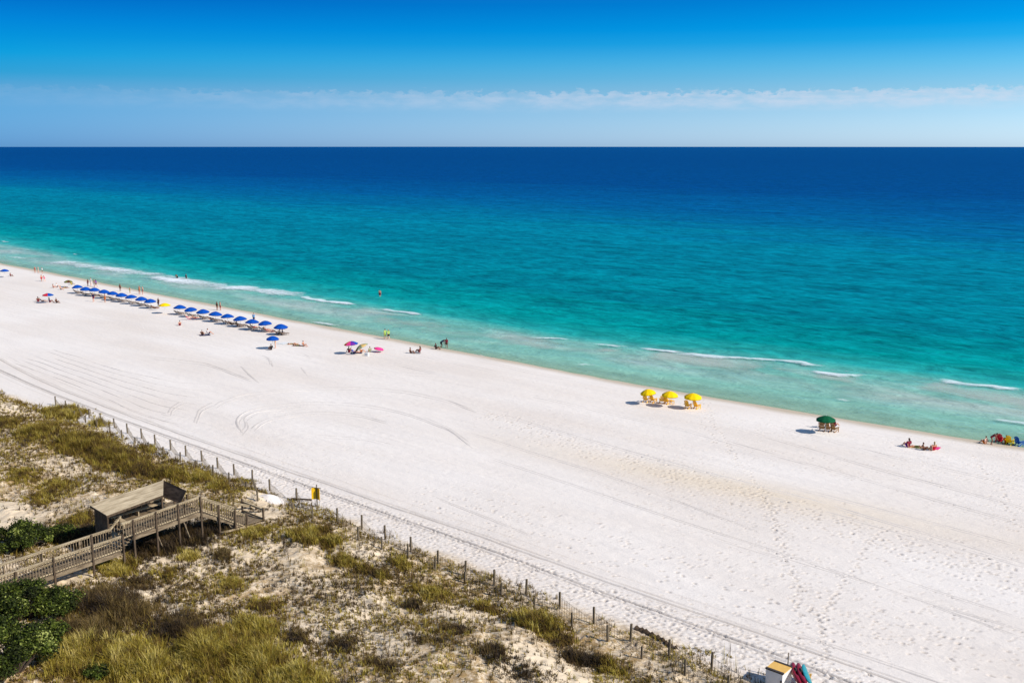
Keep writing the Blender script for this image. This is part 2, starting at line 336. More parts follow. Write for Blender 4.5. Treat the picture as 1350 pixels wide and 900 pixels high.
    m2 = N(nt, 'ShaderNodeMixShader'); L.new(mr(dep, 0.0, 4.5, 0.3, 1.0), m2.inputs[0]); L.new(tr.outputs[0], m2.inputs[1]); L.new(ms.outputs[0], m2.inputs[2])
    L.new(m2.outputs[0], out.inputs['Surface'])
    return m
SEA_K = 0.77
M['sea'] = sea_material()
xs = np.concatenate([-np.geomspace(60000,470,22), np.arange(-450,80,2.0), np.geomspace(90,60000,22)])
ds = np.concatenate([np.arange(-6,46,0.8), np.arange(46,120,4), np.geomspace(125,60000,40)])
GX, GD = np.meshgrid(xs, ds, indexing='ij'); GY = shore(GX)+GD
ZZ = np.zeros_like(GX) + sst(GD,3,9)*sst(GD,60,40)*(0.10*vnoise(GX/7, GD/2.2, 31))
nx, ny = GX.shape; idx = np.arange(nx*ny).reshape(nx, ny)
F = np.stack([idx[:-1,:-1], idx[1:,:-1], idx[1:,1:], idx[:-1,1:]], -1).reshape(-1,4)
sea = from_np('sea_water', np.stack([GX,GY,ZZ],-1).reshape(-1,3), F, M['sea'], attrs=dict(offshore=(GD*(1-sst(GD,90,20)*(1-19/np.interp(GX,[-364,-292,-246,-200,-114,-97,-75,-53,-38],[24,17,17,19.5,18,20.6,25.5,28.7,29.6])))).ravel()))
tag(sea, kind='structure')

# surf: breakers, wash and swash foam as ribbons of foam lying on (and humped over) the water
def foam_material(name, col, soft, scale, stretch=(0.5,1,1)):
    m, nt, b = newmat(name); L = nt.links; out = nt.nodes['Material Output']
    b.inputs['Base Color'].default_value = (*col, 1); b.inputs['Roughness'].default_value = 0.8; b.inputs['Specular IOR Level'].default_value = 0.1
    ed = N(nt, 'ShaderNodeAttribute', attribute_name='cover').outputs['Fac']
    tc = N(nt, 'ShaderNodeTexCoord'); mp = N(nt, 'ShaderNodeMapping'); mp.inputs['Scale'].default_value = stretch; L.new(tc.outputs['Object'], mp.inputs['Vector'])
    n = N(nt, 'ShaderNodeTexNoise'); n.inputs['Scale'].default_value = scale; n.inputs['Detail'].default_value = 6; n.inputs['Roughness'].default_value = 0.72; L.new(mp.outputs[0], n.inputs['Vector'])
    s = N(nt, 'ShaderNodeMath', operation='ADD'); L.new(ed, s.inputs[0]); L.new(n.outputs['Fac'], s.inputs[1])
    r = N(nt, 'ShaderNodeMapRange'); L.new(s.outputs[0], r.inputs[0]); r.inputs[1].default_value = 0.98; r.inputs[2].default_value = 0.98+soft[0]; r.inputs[3].default_value = 0; r.inputs[4].default_value = soft[1]
    tr = N(nt, 'ShaderNodeBsdfTransparent'); ms = N(nt, 'ShaderNodeMixShader'); L.new(r.outputs[0], ms.inputs[0]); L.new(tr.outputs[0], ms.inputs[1]); L.new(b.outputs[0], ms.inputs[2]); L.new(ms.outputs[0], out.inputs['Surface'])
    return m
M['foam'] = foam_material('white_surf_foam', (0.82,0.86,0.86), (0.55,0.88), 1.3, (0.45,1,1)); M['wash'] = foam_material('sandy_surf_wash', (0.54,0.575,0.515), (0.75,0.85), 0.22, (0.4,1,1))
def ribbons(name, lines, mat, hump, z0, lift_shift):
    Vs=[]; Fs=[]; At=[]; base=0
    for pts, width, cov in lines:
        P = pts if isinstance(pts, np.ndarray) else np.array([at(u, v, 0)[:2] for u, v in pts]); seg = np.r_[0, np.cumsum(np.linalg.norm(np.diff(P, axis=0), axis=1))]
        n = max(int(seg[-1]/0.6), 6); t = np.linspace(0, seg[-1], n); X = np.interp(t, seg, P[:,0]); Y = np.interp(t, seg, P[:,1])
        Y = Y + 1.6*vnoise(X/5, X*0+base, 41) + 0.9*vnoise(X/1.8, X*0+base, 42)
        W = width*1.5*(0.55+0.9*(0.5+vnoise(X/3.5, X*0+base, 43)))
        endf = np.minimum(1, np.minimum(np.arange(n), np.arange(n)[::-1])/max(4, n*0.12))
        K = 9
        for j in range(K):
            a = -1+2*j/(K-1); prof = (1-a*a)
            Vs.append(np.stack([X, Y+a*W/2, z0+hump*np.clip(cov*3-1.6,.08,1)*prof*(0.5+0.5*endf)*(0.8+0.6*vnoise(X/2.5, X*0+j*.2, 44))], -1)); At.append(cov*(0.1+0.9*prof**0.8)*(0.35+0.65*endf)*(0.85+0.5*vnoise(X/6, X*0+base, 45)) )
        for j in range(K-1):
            i = np.arange(n-1); A = base+j*n+i; Fs.append(np.stack([A, A+1, A+n+1, A+n], -1))
        base += K*n
    return from_np(name, np.concatenate(Vs), np.concatenate(Fs), mat, attrs=dict(cover=np.concatenate(At)))
breakers = [([(186,364),(240,372),(290,378),(350,384),(405,393)], 6.0, 1.02), ([(395,391),(430,398),(470,404)], 2.6, 1.0), ([(60,344),(120,352),(190,364)], 7, 0.84), ([(120,351),(180,359),(260,371)], 4.5, .8), ([(498,407),(530,412),(563,416)], 1.7, 1.1),
  ([(688,446),(758,449)], 1.2, 1.0), ([(775,454),(832,459)], 1.4, 1.05), ([(838,459),(870,463),(905,467)], 1.5, 1.05), ([(885,466),(950,471),(1020,477),(1095,484)], 2.0, 1.05), ([(1060,489),(1100,495),(1155,498)], 1.8, 0.95),
  ([(1232,499),(1268,507),(1300,511),(1352,517)], 2.2, 1.1), ([(1340,514),(1420,523)], 1.7, 0.9), ([(410,424),(432,428),(455,431)], 1.3, 0.9), ([(752,478),(792,486)], 1.3, 0.9), ([(1085,524),(1112,528),(1138,533)], 1.9, 0.9),
  ([(1150,534),(1188,540)], 1.4, 0.85), ([(1292,552),(1350,560),(1400,567)], 1.5, 1.0), ([(-60,330),(0,338),(45,343)], 3.5, 0.72), ([(0,318),(14,320)], 1.2, 0.9), ([(95,335),(106,337)], 1.3, 1.0), ([(320,408),(350,413)], .7, .6)]
def along(dlist, w, c, x0=-420, x1=20):
    X = np.arange(x0, x1, 6.0); D = np.interp(X,[-364,-292,-246,-200,-114,-97,-75,-53,-38],[24,17,17,19.5,18,20.6,25.5,28.7,29.6])
    return np.stack([X, shore(X)+dlist(X, D)], -1), w, c
breakers += [along(lambda X,D: D+0*X, 1.6, .50), along(lambda X,D: D*.82+2*vnoise(X/14,X*0,47), 1.4, .47), along(lambda X,D: D*.45+2.5*vnoise(X/18,X*0,48), 1.2, .44), along(lambda X,D: 1.0+.5*vnoise(X/6,X*0,49), .8, .50), along(lambda X,D: 4.5+2.5*vnoise(X/12,X*0,50), .9, .45)]
o = ribbons('surf_foam', breakers, M['foam'], 0.28, 0.06, 0); tag(o, kind='stuff', label='broken white foam along the small breakers near shore', cat='foam')
wash = [([(440,408),(520,424),(620,440),(740,460)], 8, 0.72), ([(-60,333),(0,342),(90,354),(190,371)], 7, 0.66), ([(150,360),(240,378),(330,391),(450,410)], 6, 0.55), ([(690,453),(750,460)], 5.5, 0.92), ([(780,459),(835,463)], 4.5, 1.0), ([(855,464),(930,477),(1015,487)], 6.5, 1.02), ([(1065,494),(1150,502)], 4.5, 0.92), ([(1205,504),(1290,520),(1400,534)], 7, 0.95), ([(1000,482),(1100,493)], 4.5, .62)]
o = ribbons('surf_wash', wash, M['wash'], 0.02, 0.045, 0); tag(o, kind='stuff', label='pale sandy wash spreading behind the breakers', cat='wash')

# ================================================================== SETTING: marks in the sand
def ridge_lines(lines):
    Vs=[]; Fs=[]; base=0
    for pts, w, h, jit in lines:
        P = np.array([hit(u, v)[:2] for u, v in pts]) if not isinstance(pts, np.ndarray) else pts
        seg = np.r_[0, np.cumsum(np.linalg.norm(np.diff(P, axis=0), axis=1))]
        n = max(int(seg[-1]/0.45), 4); t = np.linspace(0, seg[-1], n)
        if len(P) > 2:   # smooth
            X = np.interp(t, seg, P[:,0]); Y = np.interp(t, seg, P[:,1]); k = max(3, min(31, n//8*2+1)); ker = np.hanning(k+2)[1:-1]; ker /= ker.sum()
            pad = k//2; X = np.convolve(np.pad(X, pad, 'reflect', reflect_type='odd'), ker, 'valid'); Y = np.convolve(np.pad(Y, pad, 'reflect', reflect_type='odd'), ker, 'valid')
        else: X = np.interp(t, seg, P[:,0]); Y = np.interp(t, seg, P[:,1])
        X = X[:n]; Y = Y[:n]
        Y = Y + jit*vnoise(X/6, X*0+base, 51)
        T = np.stack([np.gradient(X), np.gradient(Y)], -1); T /= np.linalg.norm(T, axis=1)[:,None]+1e-9; Nn = np.stack([-T[:,1], T[:,0]], -1)
        hh = h*np.clip(0.75+1.5*vnoise(X/3, Y/3+base, 52), 0.05, 1.6)*np.minimum(1, np.minimum(np.arange(n), np.arange(n)[::-1])/4)
        for a, f in ((-1,0),(-0.4,0.9),(0.05,1.0),(1,0)):
            x = X+Nn[:,0]*a*w/2; y = Y+Nn[:,1]*a*w/2
            Vs.append(np.stack([x, y, ground(x, y)-0.02+(hh+0.02)*f], -1))
        for j in range(3):
            i = np.arange(n-1); A = base+j*n+i; Fs.append(np.stack([A, A+1, A+n+1, A+n], -1))
        base += 4*n
    return np.concatenate(Vs), np.concatenate(Fs)
Lr = []
for k in range(7): Lr.append(([(20+8*k,478-3*k),(110+8*k,512-4*k),(190+9*k,548-7*k),(240+6*k,560-9*k)], 0.25, 0.05, 0.3))
for pts in ([(280,536),(296,525),(335,517),(400,511),(465,510),(530,514),(590,527),(625,540)], [(318,569),(309,558),(312,547),(335,537),(400,529),(470,531),(530,542),(575,558),(605,574),(620,588)], [(330,566),(350,551),(410,542),(470,545),(510,556)], [(316,570),(326,560),(320,552),(335,543),(400,536)], [(255,558),(262,540),(280,530)], [(210,542),(222,546),(224,538),(240,528)], [(210,548),(228,553)],
            [(555,548),(590,562),(618,582)], [(345,468),(355,472),(357,480)], [(318,483),(327,492),(340,503)], [(397,484),(402,492)], [(380,463),(400,466),(410,471)], [(540,463),(620,482),(660,490)], [(560,440),(640,470)], [(480,488),(545,492),(580,494)], [(520,478),(580,492)], [(410,572),(480,577),(515,585)], [(575,655),(640,680),(700,705)], [(200,470),(270,478),(330,500)],
            [(620,470),(700,490),(760,500)], [(970,810),(1100,850),(1250,900)], [(1000,650),(1150,690),(1350,745)], [(1020,560),(1180,602),(1350,640)], [(960,560),(1150,615),(1350,668)], [(930,705),(1100,755),(1350,830)], [(1180,760),(1350,815)], [(620,570),(800,625),(1000,700)], [(660,545),(850,600),(1060,655),(1350,740)], [(700,520),(900,565),(1100,620),(1350,690)], [(640,600),(850,670),(1100,750),(1350,840)], [(1040,640),(1200,680),(1350,720)]):
    soft = len(pts) > 4 or pts[0][0] < 360; hh_ = .052 if soft else .022; Lr.append((pts, 0.5 if soft else .3, hh_, 0.1)); Lr.append(([(u+3, v+3.2) for u, v in pts], 0.4 if soft else .26, hh_*.8, 0.1))
V, F = ridge_lines(Lr)
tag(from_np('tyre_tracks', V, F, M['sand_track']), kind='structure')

# ================================================================== DUNE VEGETATION
def blade_material(name, stops, trans=0.25):
    m, nt, b = newmat(name); L = nt.links; out = nt.nodes['Material Output']
    a = N(nt, 'ShaderNodeAttribute', attribute_name='tint').outputs['Fac']; rp = N(nt, 'ShaderNodeValToRGB'); cr = rp.color_ramp
    while len(cr.elements) < len(stops): cr.elements.new(0.5)
    for e_, (p, c) in zip(cr.elements, stops): e_.position = p; e_.color = (*c, 1)
    L.new(a, rp.inputs[0]); L.new(rp.outputs[0], b.inputs['Base Color']); b.inputs['Roughness'].default_value = 0.65; b.inputs['Specular IOR Level'].default_value = 0.25
    tr = N(nt, 'ShaderNodeBsdfTranslucent'); L.new(rp.outputs[0], tr.inputs[0]); ms = N(nt, 'ShaderNodeMixShader'); ms.inputs[0].default_value = trans
    L.new(b.outputs[0], ms.inputs[1]); L.new(tr.outputs[0], ms.inputs[2]); L.new(ms.outputs[0], out.inputs['Surface'])
    return m
M['grass'] = blade_material('dune_grass_blades', [(0,(0.04,0.022,0.008)),(0.28,(0.135,0.075,0.013)),(0.55,(0.24,0.165,0.017)),(0.8,(0.38,0.295,0.032)),(1,(0.55,0.43,0.13))])
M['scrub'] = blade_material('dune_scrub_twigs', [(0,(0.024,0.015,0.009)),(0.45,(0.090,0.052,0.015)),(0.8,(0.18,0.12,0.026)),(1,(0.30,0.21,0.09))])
M['leaf'] = blade_material('glossy_green_leaves', [(0,(0.018,0.022,0.006)),(0.45,(0.050,0.070,0.010)),(0.75,(0.12,0.15,0.016)),(1,(0.32,0.34,0.09))], 0.2)
M['leaf'].node_tree.nodes['Principled BSDF'].inputs['Roughness'].default_value = 0.6; M['leaf'].node_tree.nodes['Principled BSDF'].inputs['Specular IOR Level'].default_value = 0.12
M['stem'] = simple('twig_bark', (0.09,0.06,0.04), 0.9)
def blades(px, py, pz, hgt, az, lean, w, tint, origin=(0,0,0)):
    """curved tapering grass blades: five vertices, three triangles each"""
    n = len(px); dx = np.cos(az); dy = np.sin(az); sx = -dy; sy = dx
    def P(f, side, l): 
        return np.stack([px+dx*lean*hgt*l+sx*side*w, py+dy*lean*hgt*l+sy*side*w, pz+hgt*f], -1)
    V = np.stack([P(-0.05,-.5,0), P(-0.05,.5,0), P(0.6,-.38,0.35), P(0.6,.38,0.35), P(0.97-0.2*np.minimum(lean,1.2),0,1.0)], 1).reshape(-1,3)-np.array(origin)
    F = (np.array([(0,1,3),(0,3,2),(2,3,4)])[None]+np.arange(n)[:,None,None]*5).reshape(-1,3)
    return V, F, np.repeat(tint, 5)
def clump(name, u, v, r, h, dens, tint, label, cat, mat='grass', spread_tint=0.22, flat=0.75, parent_stem=True):
    c = hit(u, v); nt_ = int(math.pi*r*r*dens)
    nt_ = int(nt_*1.5); a = RNG.uniform(0, 2*math.pi, nt_); rad = np.minimum(np.abs(RNG.normal(0, .62*r, nt_))+RNG.uniform(0,.25*r,nt_), 1.7*r)
    x = c.x+np.cos(a)*rad*1.15; y = c.y+np.sin(a)*rad*flat
    edge = (0.42 if mat == 'grass' else 0.7)+1.2*vnoise(x/1.3, y/1.1, 71)+0.7*vnoise(x/.5, y/.5, 72)+ (1-rad/r)*0.55
    k = edge > 0.08; x=x[k]; y=y[k]; rad=rad[k]; nb = 11
    hum = np.clip(1-(rad/(1.4*r))**2, 0.12, 1)*np.clip(.75+1.2*vnoise(x/.9,y/.9,73),.3,1.2)
    X = np.repeat(x, nb)+RNG.normal(0, .09, len(x)*nb); Y = np.repeat(y, nb)+RNG.normal(0, .09, len(x)*nb)
    tuft_h = h*(0.30+0.75*hum)*RNG.uniform(.5,1.3,len(x))
    H = np.repeat(tuft_h, nb)*RNG.uniform(.55,1.1,len(X)); tt = np.clip(np.repeat(RNG.normal(tint, spread_tint*.8, len(x))+.7*vnoise(x/.8,y/.8,74), nb)+RNG.normal(0, spread_tint*.6, len(X)), 0, 1)
    wind = RNG.normal(2.6, 1.5, len(X))
    V, F, T = blades(X, Y, ground(X, Y), H, wind, RNG.uniform(.15,.85,len(X)), RNG.uniform(.022,.045,len(X)), tt, c)
    o = from_np(name, V, F, M[mat], attrs=dict(tint=T), smooth=False); o.location = c
    return tag(o, label, cat, 'clumps of vegetation on the dunes')
CL = [ # u, v,
 (215,720,2.0,1.3,18,.18,'scrub','dark brush added as shade under the upper boardwalk deck'),  # the dark brush clumps are added to deepen the shadow below the boardwalk
 (195,726,1.6,1.1,18,.18,'scrub','dark brush added as shade at the left under the upper deck'),
 (248,710,1.9,1.3,18,.18,'scrub','dark brush added as shade below the corner post of the boardwalk'),
 (278,700,1.6,1.2,16,.2,'scrub','dark brush added as shade under the top of the beach stairs'),
 (98,708,2.4,1.1,16,.2,'scrub','dark brush added as the pavilion shadow uphill of the lower boardwalk'),
 (75,640,2.8,0.5,6,.45,'grass','thin tawny grass across the sand left of the pavilion'),
 (30,625,2.6,0.5,6,.5,'grass','thin tawny grass at the left edge under the dune band'),
 (320,635,1.3,0.6,9,.5,'grass','olive tuft between the stairs and the fence posts'),
 (345,700,1.6,0.5,7,.45,'grass','thin grass between the stairs and the olive clump by the sign'),
 (425,700,1.2,0.6,8,.42,'grass','thin tuft directly below the yellow sign'),
 (530,745,1.3,0.6,8,.42,'grass','tawny tuft close behind the fence below the tracks'),
 (350,800,1.9,0.5,7,.42,'grass','thin straw grass in the middle of the left slope'),
 (740,845,1.4,0.6,9,.42,'grass','tawny tuft between the olive bush and lower fence'),
 (650,862,1.5,0.5,7,.35,'scrub','low dark scrub in the middle of the bottom edge'),
 (560,845,1.4,0.4,6,.35,'scrub','thin dark scrub left of the isolated dark clump'),
 (85,546,2.91,1.12,18,.62,'grass','golden olive grass clump behind the first fence posts at the far left'),
 (52,572,2.91,1.12,18,.48,'grass','brown olive grass clump between the far left edge and the dune fence'),
 (108,588,3.58,1.23,18,.38,'grass','widest dark olive grass clump in the band left of the pavilion'),
 (150,606,3.25,1.23,18,.42,'grass','olive grass clump in the middle of the band uphill of the pavilion roof'),
 (185,622,2.58,1.12,18,.36,'grass','dark olive grass clump touching the pavilion roof from behind'),
 (228,630,2.24,1.01,18,.45,'grass','olive grass clump behind the dark end of the pavilion roof'),
 (262,632,1.6,0.9,11,.5,'grass','smaller olive grass clump between the pavilion and the fence'),
 (288,641,1.3,0.8,11,.45,'grass','small grass clump beside the back of the beach stairs'),
 (6,560,2.6,1.0,10,.35,'grass','dark grass clump cut by the left edge above the bare dune'),
 (130,560,1.5,0.8,8,.68,'grass','yellowish grass clump just inside the left stretch of fence'),
 (195,593,1.4,0.7,8,.62,'grass','low yellowish grass clump along the middle of the left fence'),
 (60,655,2.6,0.5,5,.35,'grass','low brown grass patch above the bare sand path at left'),
 (105,690,1.9,0.7,8,.42,'grass','brown grass clump at the shaded left end of the pavilion'),
 (405,709,2.0,0.9,12,.5,'grass','olive grass clump inland of the yellow sign'),
 (437,716,1.3,0.8,9,.46,'grass','grass clump trailing right of the clump below the yellow sign'),
 (455,742,1.4,0.7,10,.44,'grass','small tawny clump halfway down the dune below the yellow sign'),
 (480,752,1.0,0.8,13,.4,'grass','rounded brown tuft in the middle of the right dune'),
 (505,760,1.2,0.6,8,.34,'grass','dark low tuft right of the rounded brown tuft'),
 (570,782,1.6,0.7,10,.46,'grass','olive clump behind the fence in the middle of the right dune'),
 (548,800,1.2,0.6,9,.32,'scrub','dark scrubby clump in the middle of the right dune'),
 (600,832,1.2,0.6,10,.38,'scrub','dark isolated clump on bright sand near the bottom centre'),
 (640,805,1.2,0.6,9,.42,'grass','tawny clump between the dark isolated clump and the fence'),
 (706,822,1.8,1.05,16,.56,'grass','dense rounded olive bush grass beside the lower fence posts'),
 (722,838,1.1,0.6,10,.4,'grass','low skirt of grass below the dense rounded olive bush'),
 (765,872,1.6,0.6,11,.32,'scrub','brown scrub clump near the bottom end of the fence'),
 (805,880,1.3,0.6,10,.48,'grass','tawny tuft at the bottom edge right of the brown scrub'),
 (690,885,1.3,0.5,8,.3,'scrub','low dark scrub at the bottom edge under the olive bush'),
 (240,832,2.2,1.0,17,.38,'scrub','dark green brown shrub above the yellow grass at bottom left'),
 (150,805,3.3,1.2,17,.42,'scrub','large brown scrub patch below the boardwalk'),
 (110,835,2.5,1.1,16,.5,'scrub','dark scrub patch between the leafy bush and the yellow grass'),
 (185,770,1.6,0.6,9,.35,'scrub','scrub fringe on the white sand crest below the boardwalk'),
 (110,872,3.0,1.1,17,.74,'grass','bright yellow green grass beside the leafy bush at bottom left'),
 (185,880,3.2,1.1,17,.7,'grass','yellow green grass at the bottom edge left of centre'),
 (262,868,3.2,1.1,17,.62,'grass','olive yellow grass below the dark green brown shrub'),
 (335,872,3.2,1.0,16,.58,'grass','tawny yellow grass sloping down at the bottom of the left dune'),
 (395,893,2.2,0.9,15,.66,'grass','right hand end of the yellow grass at the bottom edge'),
 (330,832,2.4,0.8,13,.55,'grass','straw coloured grass on the slope above the yellow grass'),
 (150,752,1.8,0.7,12,.72,'grass','golden grass growing at the foot of the lower boardwalk'),
 (172,745,0.8,0.9,18,.5,'grass','tawny tuft hiding the foot of a tall boardwalk post'),
 (248,733,1.3,0.6,11,.78,'grass','bright golden grass under the upper boardwalk'),
 (222,757,1.6,0.5,8,.5,'grass','dull low grass in front of the shaded boardwalk underside'),
 (293,733,0.9,0.7,15,.55,'scrub','small green grey shrub right of the golden grass by the stairs'),
 (330,705,1.5,0.5,8,.5,'grass','thin grass at the right foot of the beach stairs'),
 (305,770,1.7,0.5,7,.5,'grass','sparse straw grass on the sand in front of the stairs'),
 (395,845,1.6,0.6,9,.3,'scrub','dark heath like scrub right of the yellow slope'),
 (450,850,1.5,0.5,8,.28,'scrub','low brown scrub in the hollow at the bottom centre'),
 (500,878,1.4,0.5,8,.3,'scrub','low scrub near the bottom edge below the hollow'),
]
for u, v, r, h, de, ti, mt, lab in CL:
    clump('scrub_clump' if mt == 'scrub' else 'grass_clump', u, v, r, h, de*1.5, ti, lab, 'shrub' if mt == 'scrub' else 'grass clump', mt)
def leafy(u, v, r, h, nleaf, label, tint=0.45):
    c = hit(u, v); root = empty('leafy_bush', c, 0, label, 'bush', 'leafy green bushes at the left edge')
    bm = bmesh.new(); cents = []
    nl = int(16+r*13)
    for i in range(nl):
        a = RNG.uniform(0, 2*math.pi); q = r*math.sqrt(RNG.random())*0.85; hh = h*(0.35+0.5*(1-(q/r)**2))*RNG.uniform(.6,1.25)
        p = Vector((math.cos(a)*q, math.sin(a)*q, hh)); cents.append((p, RNG.uniform(.28,.62)*min(r,1.6)*0.62))
        mid = Vector((p.x*.55+RNG.normal(0,.08), p.y*.55, hh*.5)); base = Vector((p.x*.25, p.y*.25, -0.2))
        tube(bm, base, mid, .05, .03, 5); tube(bm, mid, p, .03, .012, 5)
    obj('stem', bm, M['stem'], root)
    nleaf = int(nleaf*1.5); ci = RNG.integers(0, nl, nleaf); cp = np.array([list(p) for p, _ in cents])[ci]; cr_ = np.array([q for _, q in cents])[ci]
    d = RNG.normal(0, 1, (nleaf,3)); d /= np.linalg.norm(d, axis=1)[:,None]; rad = cr_*RNG.random(nleaf)**0.55*(1.15+0.28*RNG.normal(0,1,nleaf))
    P = cp+d*rad[:,None]*np.array([1,1,.8]); P[:,2] = np.maximum(P[:,2], 0.05)
    nrm = d*0.6+RNG.normal(0,.6,(nleaf,3))+np.array([0,0,.5]); nrm /= np.linalg.norm(nrm, axis=1)[:,None]
    t1 = np.cross(nrm, RNG.normal(0,1,(nleaf,3))); t1 /= np.linalg.norm(t1, axis=1)[:,None]; t2 = np.cross(nrm, t1)
    L_ = RNG.uniform(.045,.115,nleaf)[:,None]; W_ = L_*0.55
    V = np.stack([P-t1*L_, P+t2*W_+nrm*0.01, P+t1*L_, P-t2*W_+nrm*0.01], 1).reshape(-1,3); F = np.arange(nleaf*4).reshape(-1,4)
    tt = np.clip(tint-.14+0.22*RNG.normal(0,1,nl)[ci]+RNG.normal(0,.26,nleaf), 0, 1)
    from_np('foliage', V, F, M['leaf'], root, attrs=dict(tint=np.repeat(tt,4)), smooth=False)
    return root
leafy(14,884,2.6,3.2,18000,'big glossy green bush filling the bottom left corner',.55)
leafy(28,816,2.3,2.6,13000,'tall green bush at the left edge just below the boardwalk',.5)
leafy(78,806,1.6,1.4,6500,'rounded green bush right of the tall bush below the boardwalk',.38)
leafy(62,850,1.3,1.5,5500,'dark green bush wedged between the corner bush and yellow grass',.4)
leafy(25,722,2.6,1.7,12000,'dark green bush at the left edge above the boardwalk',.42)
leafy(80,712,1.4,1.1,4500,'lower green bush between the left edge bush and the pavilion',.36)
leafy(128,893,0.9,.7,2500,'small green bush at the bottom edge inside the yellow grass',.4)
# sprigs, dead stalks and low brown mat scattered over all the dune sand; nobody could count them
LBX, LBY = at(200,850,1.6)[:2]
def cover(n, wf, nb, hfun, tint, wmin, wmax, lean, seed, mat, name, label):
    X = RNG.uniform(-150,-26,n); Y = RNG.uniform(12,54.6,n)
    k = (RNG.random(n) < np.clip(wf(X,Y),0,1)) & ~((np.abs(X+71.65)<1.0)&(Y<50)) & (Y < 53.6+1.6*vnoise(X/4,Y/4,5))
    X=X[k]; Y=Y[k]
    for (u, v, rr) in [(22,682,2.6),(0,668,2.4),(190,778,1.5),(215,803,1.4),(352,656,2.0)]:
        p = at(u, v, 1.6); k = ((X-p[0])**2+(Y-p[1])**2 > rr*rr) | (RNG.random(len(X))<.08); X=X[k]; Y=Y[k]
    m=len(X); XX=np.repeat(X,nb)+RNG.normal(0,.06,m*nb); YY=np.repeat(Y,nb)+RNG.normal(0,.06,m*nb); hh=np.repeat(hfun(m),nb)*RNG.uniform(.5,1.2,m*nb)
    V,F,T = blades(XX,YY,ground(XX,YY),hh,RNG.normal(2.6,2.0,m*nb),RNG.uniform(lean[0],lean[1],m*nb),RNG.uniform(wmin,wmax,m*nb),np.clip(np.repeat(RNG.normal(tint,.2,m)+.5*vnoise(X/2,Y/2,seed),nb)+RNG.normal(0,.12,m*nb),0,1))
    tag(from_np(name, V, F, M[mat], attrs=dict(tint=T), smooth=False), label=label, cat='grass', kind='stuff')
cover(30000, lambda X,Y: 0.40+1.3*vnoise(X/5,Y/4,81), 5, lambda m: RNG.gamma(5,.085,m), .34, .018,.04, (.05,.6), 83, 'grass', 'dune_grass', 'sparse sea oat sprigs and dead stalks scattered over the dune sand')
cover(105000, lambda X,Y: 0.42+.5*np.exp(-(((X-LBX)/16)**2+((Y-LBY)/11)**2))+2.2*vnoise(X/4.5,Y/3,84)+.9*vnoise(X/1.4,Y/1.2,85)+.25*sst(Y,44,50)+.35*np.exp(-((Y-51.5)/1.5)**2), 6, lambda m: RNG.gamma(4,.05,m), .47, .025,.05, (.3,1.2), 86, 'grass', 'dune_ground_cover', 'low tawny and brown ground cover matted over the dune sand')
cover(52000, lambda X,Y: 0.24+2.4*vnoise(X/5.5,Y/3.2,87)+.9*vnoise(X/1.2,Y/1.,88), 6, lambda m: RNG.gamma(5,.055,m), .35, .02,.045, (.2,.9), 89, 'scrub', 'dune_heath', 'dark low heath in patches over the dune sand')
# ================================================================== BOARDWALK WITH PAVILION
S0, S1 = -70.8, -72.5      # X of the near and the far rail
bw = empty('boardwalk', (-71.6, 36, 1.6), 0, 'weathered grey wooden boardwalk with railings, roofed pavilion and stairs to the beach', 'boardwalk')
def bpart(name, bm, mat): return obj(name, bm, mat, bw, loc=(71.6,-36,-1.6))
def zdeck(y):
    return float(np.interp(y, [16,35.2,36.2,42.1,46.3], [2.2,2.85,3.77,4.12,1.85]))
bm = bmesh.new()
def planks(y0, y1, xa, xb, zf, step=0.15):
    y = y0
    while y < y1-0.02:
        z = zf(y+step/2); box(bm, ((xa+xb)/2, y+step/2, z-0.02+random.uniform(-.004,.004)), (abs(xb-xa)+random.uniform(-.03,.03), step-0.014, 0.04)); y += step
planks(16, 35.2, S0+0.05, S1-0.05, zdeck); bpart('ramp_deck', bm, M['wood'])
bm = bmesh.new(); planks(36.2, 42.1, S0+0.05, -74.8, lambda y: zdeck(y)); bpart('upper_deck', bm, M['wood'])
bm = bmesh.new()
for i in range(5): y = 35.2+i*0.2; box(bm, ((S0+S1)/2, y+0.1, 2.85+0.17*i), (1.6, 0.24, 0.045))
bpart('inner_steps', bm, M['wood'])
bm = bmesh.new()
for i in range(14): y = 42.1+i*0.3; box(bm, ((S0+S1)/2, y+0.15, 4.0-0.168*i), (1.6, 0.3, 0.05))
for x in (S0-0.06, S1+0.06): beam(bm, (x,42.1,3.9), (x,46.3,1.6), 0.05, 0.26)
bpart('beach_stairs', bm, M['wood'])
bm = bmesh.new(); planks(46.3, 48.0, S0+0.05, -73.6, lambda y: 1.82)
for i in range(3): box(bm, (-72.2, 48.15+i*.3, 1.68-.15*i), (2.6,.3,.05))
bpart('bottom_landing', bm, M['wood'])
# stringers
bm = bmesh.new()
for x in (S0+0.09, S1-0.09): beam(bm, (x,16,2.2-.16), (x,35.2,2.85-.16), 0.06, 0.24); beam(bm, (x,36.2,3.77-.17), (x,42.1,4.12-.17), 0.06, 0.26)
beam(bm, (-74.85,36.2,3.6), (-74.85,42.1,3.95), .06,.26)
for y in np.arange(17,35,2.6): beam(bm, (S0+.03,y,zdeck(y)-.34), (S1-.03,y,zdeck(y)-.34), .09,.14)
for y in (36.4,39.2,41.9): beam(bm, (S0+.03,y,zdeck(y)-.37), (-74.8,y,zdeck(y)-.37), .09,.16)
for y in (38.2,40.6): beam(bm, (S0,y,zdeck(y)-.4), (S0-.5,y+.9,1.4), .08,.1); 
bpart('stringer', bm, M['wood'])
